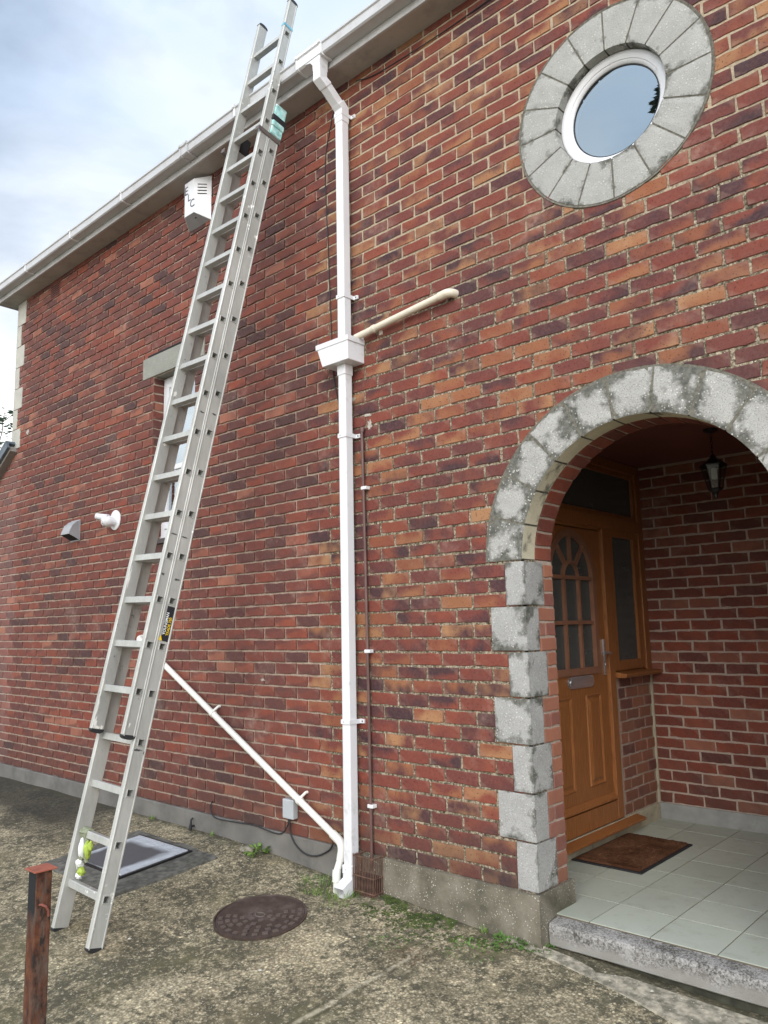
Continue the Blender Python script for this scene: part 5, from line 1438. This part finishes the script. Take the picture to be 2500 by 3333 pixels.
# ================================================================== GROUND OBJECTS
post = thing('rusty_post', 'rusty square steel post with a flat red oxide cap in front', 'post')
px1, py0, s_ = -0.863, -2.0, 0.062
m = MB(); m.box(px1-s_, px1, py0, py0+s_, -0.60, 0.400)
o = m.build('shaft', RUST, post, bevel=0.005)
m = MB(); m.box(px1-s_-0.010, px1+0.013, py0-0.010, py0+s_+0.013, 0.4002, 0.406, 0, Matrix.Translation((0, 0, 0.0))); o = m.build('cap', CAPR, post, bevel=0.0015)
hkz = 0.285
m = MB(); m.tube([(px1-0.003, py0+0.018, hkz), (px1+0.014, py0+0.020, hkz+0.004), (px1+0.020, py0+0.032, hkz-0.004), (px1+0.016, py0+0.044, hkz-0.022), (px1+0.012, py0+0.047, hkz-0.042)], 0.0045, 10); m.build('hook', simple('worn_hook', (0.22, 0.07, 0.05), 0.5), post, smooth=True)
rebase(post, (px1-s_/2, py0+s_/2, -0.37))

# round cast iron cover
MX, MY = -1.318, -0.600
MZ = gz(MX, MY) + 0.006
tiltM = Matrix.Translation((MX, MY, MZ)) @ Matrix.Rotation(math.atan(0.09), 4, 'X') @ Matrix.Rotation(math.atan(0.048), 4, 'Y')
mh = thing('manhole_cover', 'round rusty brown cast iron cover with raised studs set in the concrete', 'manhole cover')
m = MB(); RM = 0.232
prof = [(RM+0.012, -0.02), (RM+0.012, 0.003), (RM+0.004, 0.004), (RM, -0.003), (RM-0.005, 0.002), (0.001, 0.002)]
i = 0; seg = 64
for k in range(seg):
    a = 2*math.pi*k/seg
    for r, z in prof: m.v.append(tuple(tiltM @ Vector((r*math.cos(a), r*math.sin(a), z))))
for k in range(seg):
    for j in range(len(prof)-1):
        n = len(prof); k2 = (k+1) % seg; m.f.append((k*n+j, k*n+j+1, k2*n+j+1, k2*n+j)); m.mi.append(0)
for r, cnt in ((0.206, 25), (0.170, 19), (0.132, 15), (0.094, 11), (0.056, 6)):
    for k in range(cnt):
        a = 2*math.pi*k/cnt + r*7; q = tiltM @ Matrix.Translation((r*math.cos(a), r*math.sin(a), 0)) @ Matrix.Rotation(a, 4, 'Z')
        ox, oy = r*math.cos(a), r*math.sin(a)
        if random.random() < 0.06 or (-ox*0.75+oy*0.66) > 0.03 + 0.04*random.random(): continue
        w = random.uniform(0.0095, 0.0125); m.box(-w, w, -w*1.15, w*1.15, 0.0, 0.0065+random.uniform(-0.001, 0.001), 1, q)
m.build('plate', [IRON, IRONW], mh)
m = MB(); m.tube([tuple(tiltM @ Vector((0.028*math.cos(t), 0.022*math.sin(t), 0.004))) for t in [2*math.pi*k/20 for k in range(21)]], 0.004, 8, cap=False); m.build('lifting_ring', IRONW, mh)
rebase(mh, (MX, MY, MZ))
# ring of sandy mortar round it is part of ground tone: thin bed
m = MB(); bp_ = []
for k in range(48):
    a = 2*math.pi*k/48
    for r, z in ((RM+0.011, 0.0), (RM+0.045+0.028*noise.noise(Vector((math.cos(a)*2, math.sin(a)*2, 1))), -0.001)):
        q = tiltM @ Vector((r*math.cos(a), r*math.sin(a), 0)); m.v.append((q.x, q.y, gz(q.x, q.y)+0.010*noise.noise(Vector((q.x*1.7, q.y*1.7, 0))) + (0.008 if z == 0 else 0.001)))
for k in range(48): k2 = (k+1) % 48; m.f.append((2*k, 2*k+1, 2*k2+1, 2*k2)); m.mi.append(0)
m.build('bedding', simple('sandy_bedding', (0.26, 0.205, 0.115), 0.95, var=0.5, nscale=70, bump=1.0, bscale=90, dirt=(0.10, 0.09, 0.06), dirt_lo=0.5, dirt_hi=0.6, dscale=40), mh)
mh.children[-1].matrix_parent_inverse = Matrix.Translation((-MX, -MY, -MZ))

# square inspection cover
sc_ = thing('inspection_cover', 'rectangular grey metal cover in a dark concrete surround behind the ladder', 'manhole cover')
def gq(x, y, e): return (x, y, gz(x, y)+e)
m = MB()
def slab(m, x0, x1, y0, y1, e0, e1, mi=0):
    c = [(x0, y0), (x1, y0), (x1, y1), (x0, y1)]; i = len(m.v)
    m.v += [gq(x, y, e0) for x, y in c] + [gq(x, y, e1) for x, y in c]
    for f in ((4,5,6,7),(0,1,5,4),(1,2,6,5),(2,3,7,6),(3,0,4,7)): m.f.append(tuple(i+k for k in f)); m.mi.append(mi)
ring_ = []
for (xa, ya, xb, yb2) in ((-3.10, -0.96, -2.17, -0.98), (-2.17, -0.98, -2.15, -0.27), (-2.15, -0.27, -3.12, -0.25), (-3.12, -0.25, -3.10, -0.96)):
    for k in range(14):
        t = k/14; x_, y_ = xa+(xb-xa)*t, ya+(yb2-ya)*t; q = 0.020*noise.noise(Vector((x_*9, y_*9, 4)))+0.012*noise.noise(Vector((x_*30, y_*30, 4)))
        ring_.append((x_+q, y_+q))
i = 0; m.v = [gq(-2.65, -0.6, 0.012)] + [gq(x_*0.985-2.65*0.015, y_*0.985-0.6*0.015, 0.012) for x_, y_ in ring_] + [gq(x_, y_, -0.006) for x_, y_ in ring_]
K = len(ring_)
for k in range(K): m.f.append((0, 1+k, 1+(k+1) % K)); m.f.append((1+k, 1+K+k, 1+K+(k+1) % K, 1+(k+1) % K)); m.mi += [0, 0]
m.build('concrete_surround', simple('dark_concrete', (0.105, 0.10, 0.085), 0.95, var=0.5, nscale=25, bump=1.0, dirt=(0.035, 0.036, 0.025), dirt_lo=0.5, dirt_hi=0.7), sc_)
m = MB(); x0, x1, y0, y1 = -2.965, -2.385, -0.800, -0.335
slab(m, x0-0.02, x1+0.02, y0-0.02, y1+0.02, 0.0, 0.019); m.build('iron_frame', BLACKI, sc_)
m = MB(); slab(m, x0, x1, y0, y1, 0.0, 0.024); m.build('cover_plate', COVER, sc_, bevel=0.002)
m = MB()
for i in range(15):
    for j, yy in enumerate((y1-0.022, y1-0.066)):
        x = x0 + 0.03 + i*0.0375; slab(m, x-0.010, x+0.010, yy-0.006, yy+0.006, 0.024, 0.0255)
m.build('tread_pattern', GREYP, sc_)
rebase(sc_, (-2.68, -0.57, -0.17))

# loose stone by the plinth
o = blob('stone', (-2.09, -0.085, gz(-2.09, -0.085)+0.012), 0.055, SLAB, 3, (1.1, 0.8, 0.35), None, 0.3)
tag(o, 'flat grey stone lying on the concrete near the plinth', 'stone')

# plants ---------------------------------------------------------------------
def weed(x, y, n, h, spread, name, label, kind='rosette', mat=LEAF, seed=0, group=None):
    rr = random.Random(seed); z0 = gz(x, y) - 0.004; m = MB()
    for k in range(n):
        a = rr.uniform(0, 2*math.pi); rad = spread*math.sqrt(rr.random())
        bx, by = x + rad*0.5*math.cos(a), y + rad*0.5*math.sin(a)
        if by > -0.022 and x < 0.0: by = -0.022 - rr.random()*0.02
        if by > 0.03: by = 0.03
        if kind == 'grass':
            L = h*rr.uniform(0.5, 1.1); lean = rr.uniform(0.2, 0.9)*L; w = rr.uniform(0.0012, 0.0022); ox, oy = math.cos(a), math.sin(a)
            prev = None
            for s in range(5):
                t = s/4; cx_, cy_, cz = bx+ox*lean*t*t, by+oy*lean*t*t, z0+L*t*(1-0.25*t); ww = w*(1-t)+0.0002
                cur = ((cx_-oy*ww, cy_+ox*ww, cz), (cx_+oy*ww, cy_-ox*ww, cz))
                if prev: m.quad(prev[0], prev[1], cur[1], cur[0])
                prev = cur
        else:
            L = h*rr.uniform(0.5, 1.0); el = rr.uniform(0.15, 1.2); w = L*rr.uniform(0.16, 0.30)
            dx_, dy_, dz_ = math.cos(a)*math.cos(el), math.sin(a)*math.cos(el), math.sin(el)
            b0 = Vector((bx, by, z0+rr.uniform(0, h*0.25))); dv = Vector((dx_, dy_, dz_)); sd_ = dv.cross(Vector((0, 0, 1))).normalized(); upv = sd_.cross(dv)
            fr = [(0, 0.05), (0.25, 0.35), (0.5, 1.0), (0.75, 0.8), (1.0, 0.05)]; prev = None
            for t, ww in fr:
                c = b0 + dv*L*t - Vector((0, 0, 1))*L*0.3*t*t; cur = (c - sd_*w*ww/1.6 + upv*w*0.2*ww, c, c + sd_*w*ww/1.6 + upv*w*0.2*ww)
                if prev: m.quad(prev[0], prev[1], cur[1], cur[0]); m.quad(prev[1], prev[2], cur[2], cur[1])
                prev = cur
    return tag(m.build(name, mat, None), label, 'weed' if kind != 'grass' else 'grass tuft', group)
weed(-2.02, -0.06, 60, 0.085, 0.11, 'weed', 'small green weed at the foot of the grey plinth below the cable', 'rosette', GRASS, 1)
weed(-1.36, -0.16, 130, 0.075, 0.24, 'grass_tuft', 'grass tuft on the left of the ivory drop pipe foot', 'grass', GRASS, 2)
weed(-1.13, -0.21, 110, 0.07, 0.22, 'grass_tuft', 'grass tuft right under the downpipe shoe', 'grass', GRASS, 3)
weed(-0.62, -0.38, 150, 0.022, 0.20, 'weed', 'low pale green weed patch on open concrete by the moss', 'rosette', LEAF, 4)
weed(-0.24, -0.21, 170, 0.028, 0.26, 'weed', 'flat feathery green weed spreading short of the plinth corner', 'rosette', LEAF, 5)
weed(-0.14, -0.045, 110, 0.048, 0.15, 'weed', 'leafy green weed growing against the plinth corner', 'rosette', LEAF, 6)
weed(0.0, -0.015, 80, 0.04, 0.12, 'weed', 'leafy green weed growing against the end of the doorstep', 'rosette', LEAF, 7)
weed(-0.46, -0.42, 90, 0.03, 0.25, 'dead_stems', 'patch of dead reddish stems on the concrete', 'grass', DEADW, 9)
for q, (x_, n_, lab) in enumerate(((-0.30, 26, 'tiny grass sprig between the moss and the plinth corner'), (-2.55, 22, 'tiny grass sprig left of the flat grey stone'), (-3.3, 24, 'tiny grass sprig at the plinth foot behind the inspection cover'))):
    weed(x_, -0.03, n_, 0.045, 0.05, 'grass_tuft', lab, 'grass', GRASS, 20+q)
# moss: countless tiny cushions, one object
m = MB(); rr = random.Random(5)
for k in range(4200):
    x = rr.uniform(-1.0, 0.0); y = -abs(rr.gauss(0.03, 0.11)) - 0.02
    dens = noise.noise(Vector((x*9, y*12, 2))) + 0.45*noise.noise(Vector((x*30, y*30, 5))) + 0.30*(1 - abs(x+0.68)/0.25) 
    if dens < 0.06 or y < -0.33 or (x > -0.35 and rr.random() < 0.5): continue
    s = rr.uniform(0.003, 0.009); z = gz(x, y) + 0.010*noise.noise(Vector((x*1.7, y*1.7, 0)))
    i = len(m.v)
    m.v.append((x, y, z+s*0.42))
    for j in range(7): a = 2*math.pi*j/7; r_ = s*rr.uniform(0.75, 1.2); m.v.append((x+r_*0.6*math.cos(a), y+r_*0.6*math.sin(a), z+s*0.32))
    for j in range(7): a = 2*math.pi*j/7; r_ = s*rr.uniform(0.9, 1.4); m.v.append((x+r_*math.cos(a), y+r_*math.sin(a), z-0.004))
    for j in range(7):
        j2 = (j+1) % 7; m.f.append((i, i+1+j, i+1+j2)); m.f.append((i+1+j, i+8+j, i+8+j2, i+1+j2)); m.mi += [0, 0]
tag(m.build('moss', MOSS, None), 'dark green moss cushions on the concrete along the plinth foot', 'moss', kind='stuff')
# pebbles and grit
m = MB(); rr = random.Random(8)
for k in range(1300):
    x = rr.uniform(-2.6, 1.8); y = -rr.random()**1.5*2.4 - 0.03
    s = rr.choice((0.0018, 0.0022, 0.0028, 0.0035)); 
    if rr.random() < 0.012: s = 0.010
    z = gz(x, y) + 0.010*noise.noise(Vector((x*1.7, y*1.7, 0))) + s*0.2
    if x > 0.0 and y > -0.25: z += 0.014
    i = len(m.v); sx = rr.uniform(0.7, 1.6)
    m.v += [(x, y, z+s*0.6)] + [(x+s*sx*math.cos(a)*rr.uniform(.8, 1.2), y+s*math.sin(a)*rr.uniform(.8, 1.2), z) for a in [2*math.pi*j/6 for j in range(6)]]
    for j in range(6): m.f.append((i, i+1+j, i+1+(j+1) % 6)); m.mi.append(0)
tag(m.build('pebbles', PEB, None), 'pale grit and pebbles scattered over the concrete', 'pebbles', kind='stuff')

# ================================================================== TREE BEYOND THE LEAN-TO
tr = thing('tree', 'sparse tree showing above the lean-to roof at the far left', 'tree', (-14.6, 3.2, -0.12))
rr = random.Random(4); m = MB(); lv = MB()
tips = []
def branch(p, dv, L, r, depth):
    pts = [p]; q = p.copy(); v = dv.copy()
    for k in range(5):
        v = (v + Vector((rr.uniform(-.22, .22), rr.uniform(-.22, .22), rr.uniform(-.04, .16)))).normalized(); q = q + v*L/5; pts.append(q.copy())
        if depth > 0 and k > 0 and rr.random() < 0.8:
            a = rr.uniform(0, 6.28); w = (v*0.6 + Vector((math.cos(a), math.sin(a), rr.uniform(0, .6)))*0.75).normalized(); branch(q, w, L*0.62, r*0.5, depth-1)
        if depth <= 1:
            for _ in range(4 if depth == 1 else 6): tips.append(q + Vector((rr.gauss(0, .10), rr.gauss(0, .10), rr.gauss(0, .08))))
    m.tube([tuple(x) for x in pts], [r*(1-0.15*k) for k in range(len(pts))], 6)
branch(Vector((-14.6, 3.2, -0.3)), Vector((0.05, 0, 1)), 3.6, 0.14, 0)
tips.clear()
for k in range(7):
    a = k*0.9; branch(Vector((-14.5, 3.2, 1.9+0.2*k)), Vector((math.cos(a)*0.7, math.sin(a)*0.7, 0.9)).normalized(), 1.8, 0.035, 2)
for p in tips:
    s = rr.uniform(0.04, 0.085); a = rr.uniform(0, 6.28); u_ = Vector((math.cos(a), math.sin(a), rr.uniform(-.3, .3)))*s; w_ = Vector((-math.sin(a), math.cos(a), rr.uniform(-.6, .6)))*s*0.5
    lv.quad(p-u_, p+w_, p+u_, p-w_)
m.build('trunk', BARK, tr); lv.build('crown', TREE, tr)
for ch in tr.children: ch.matrix_parent_inverse = Matrix.Translation(-tr.location)

# added evergreen out of view, standing in for the window's stepped dark reflection
cf = thing('stand_in_tree', 'added evergreen standing in for the stepped shape mirrored at the edge of the round window', 'tree')
m = MB(); m.tube([(-1.75, -9.2, -1.0), (-1.75, -9.2, 5.0), (-1.72, -9.2, 11.8)], [0.22, 0.15, 0.02], 10); m.build('trunk', BARK, cf)
m = MB(); rr = random.Random(21)
for k in range(16000):
    t = rr.random()**0.8; z = 1.2 + 10.8*t; rad = (2.0*(1-t)**0.45 + 0.04)*(0.84 + 0.18*math.sin(z*7.0))
    a = rr.uniform(0, 6.283); r_ = rad*math.sqrt(rr.uniform(0.45, 1)); c = Vector((-1.75 + r_*math.cos(a), -9.2 + r_*math.sin(a), z)); s2 = rr.uniform(0.05, 0.12)
    u_ = Vector((math.cos(a), math.sin(a), rr.uniform(-0.5, 0.3)))*s2; w_ = Vector((-math.sin(a), math.cos(a), rr.uniform(-0.6, 0.6)))*s2*0.5
    m.quad(c-u_, c+w_, c+u_, c-w_)
m.build('crown', STANDIN, cf); rebase(cf, (-1.75, -9.2, -0.77))
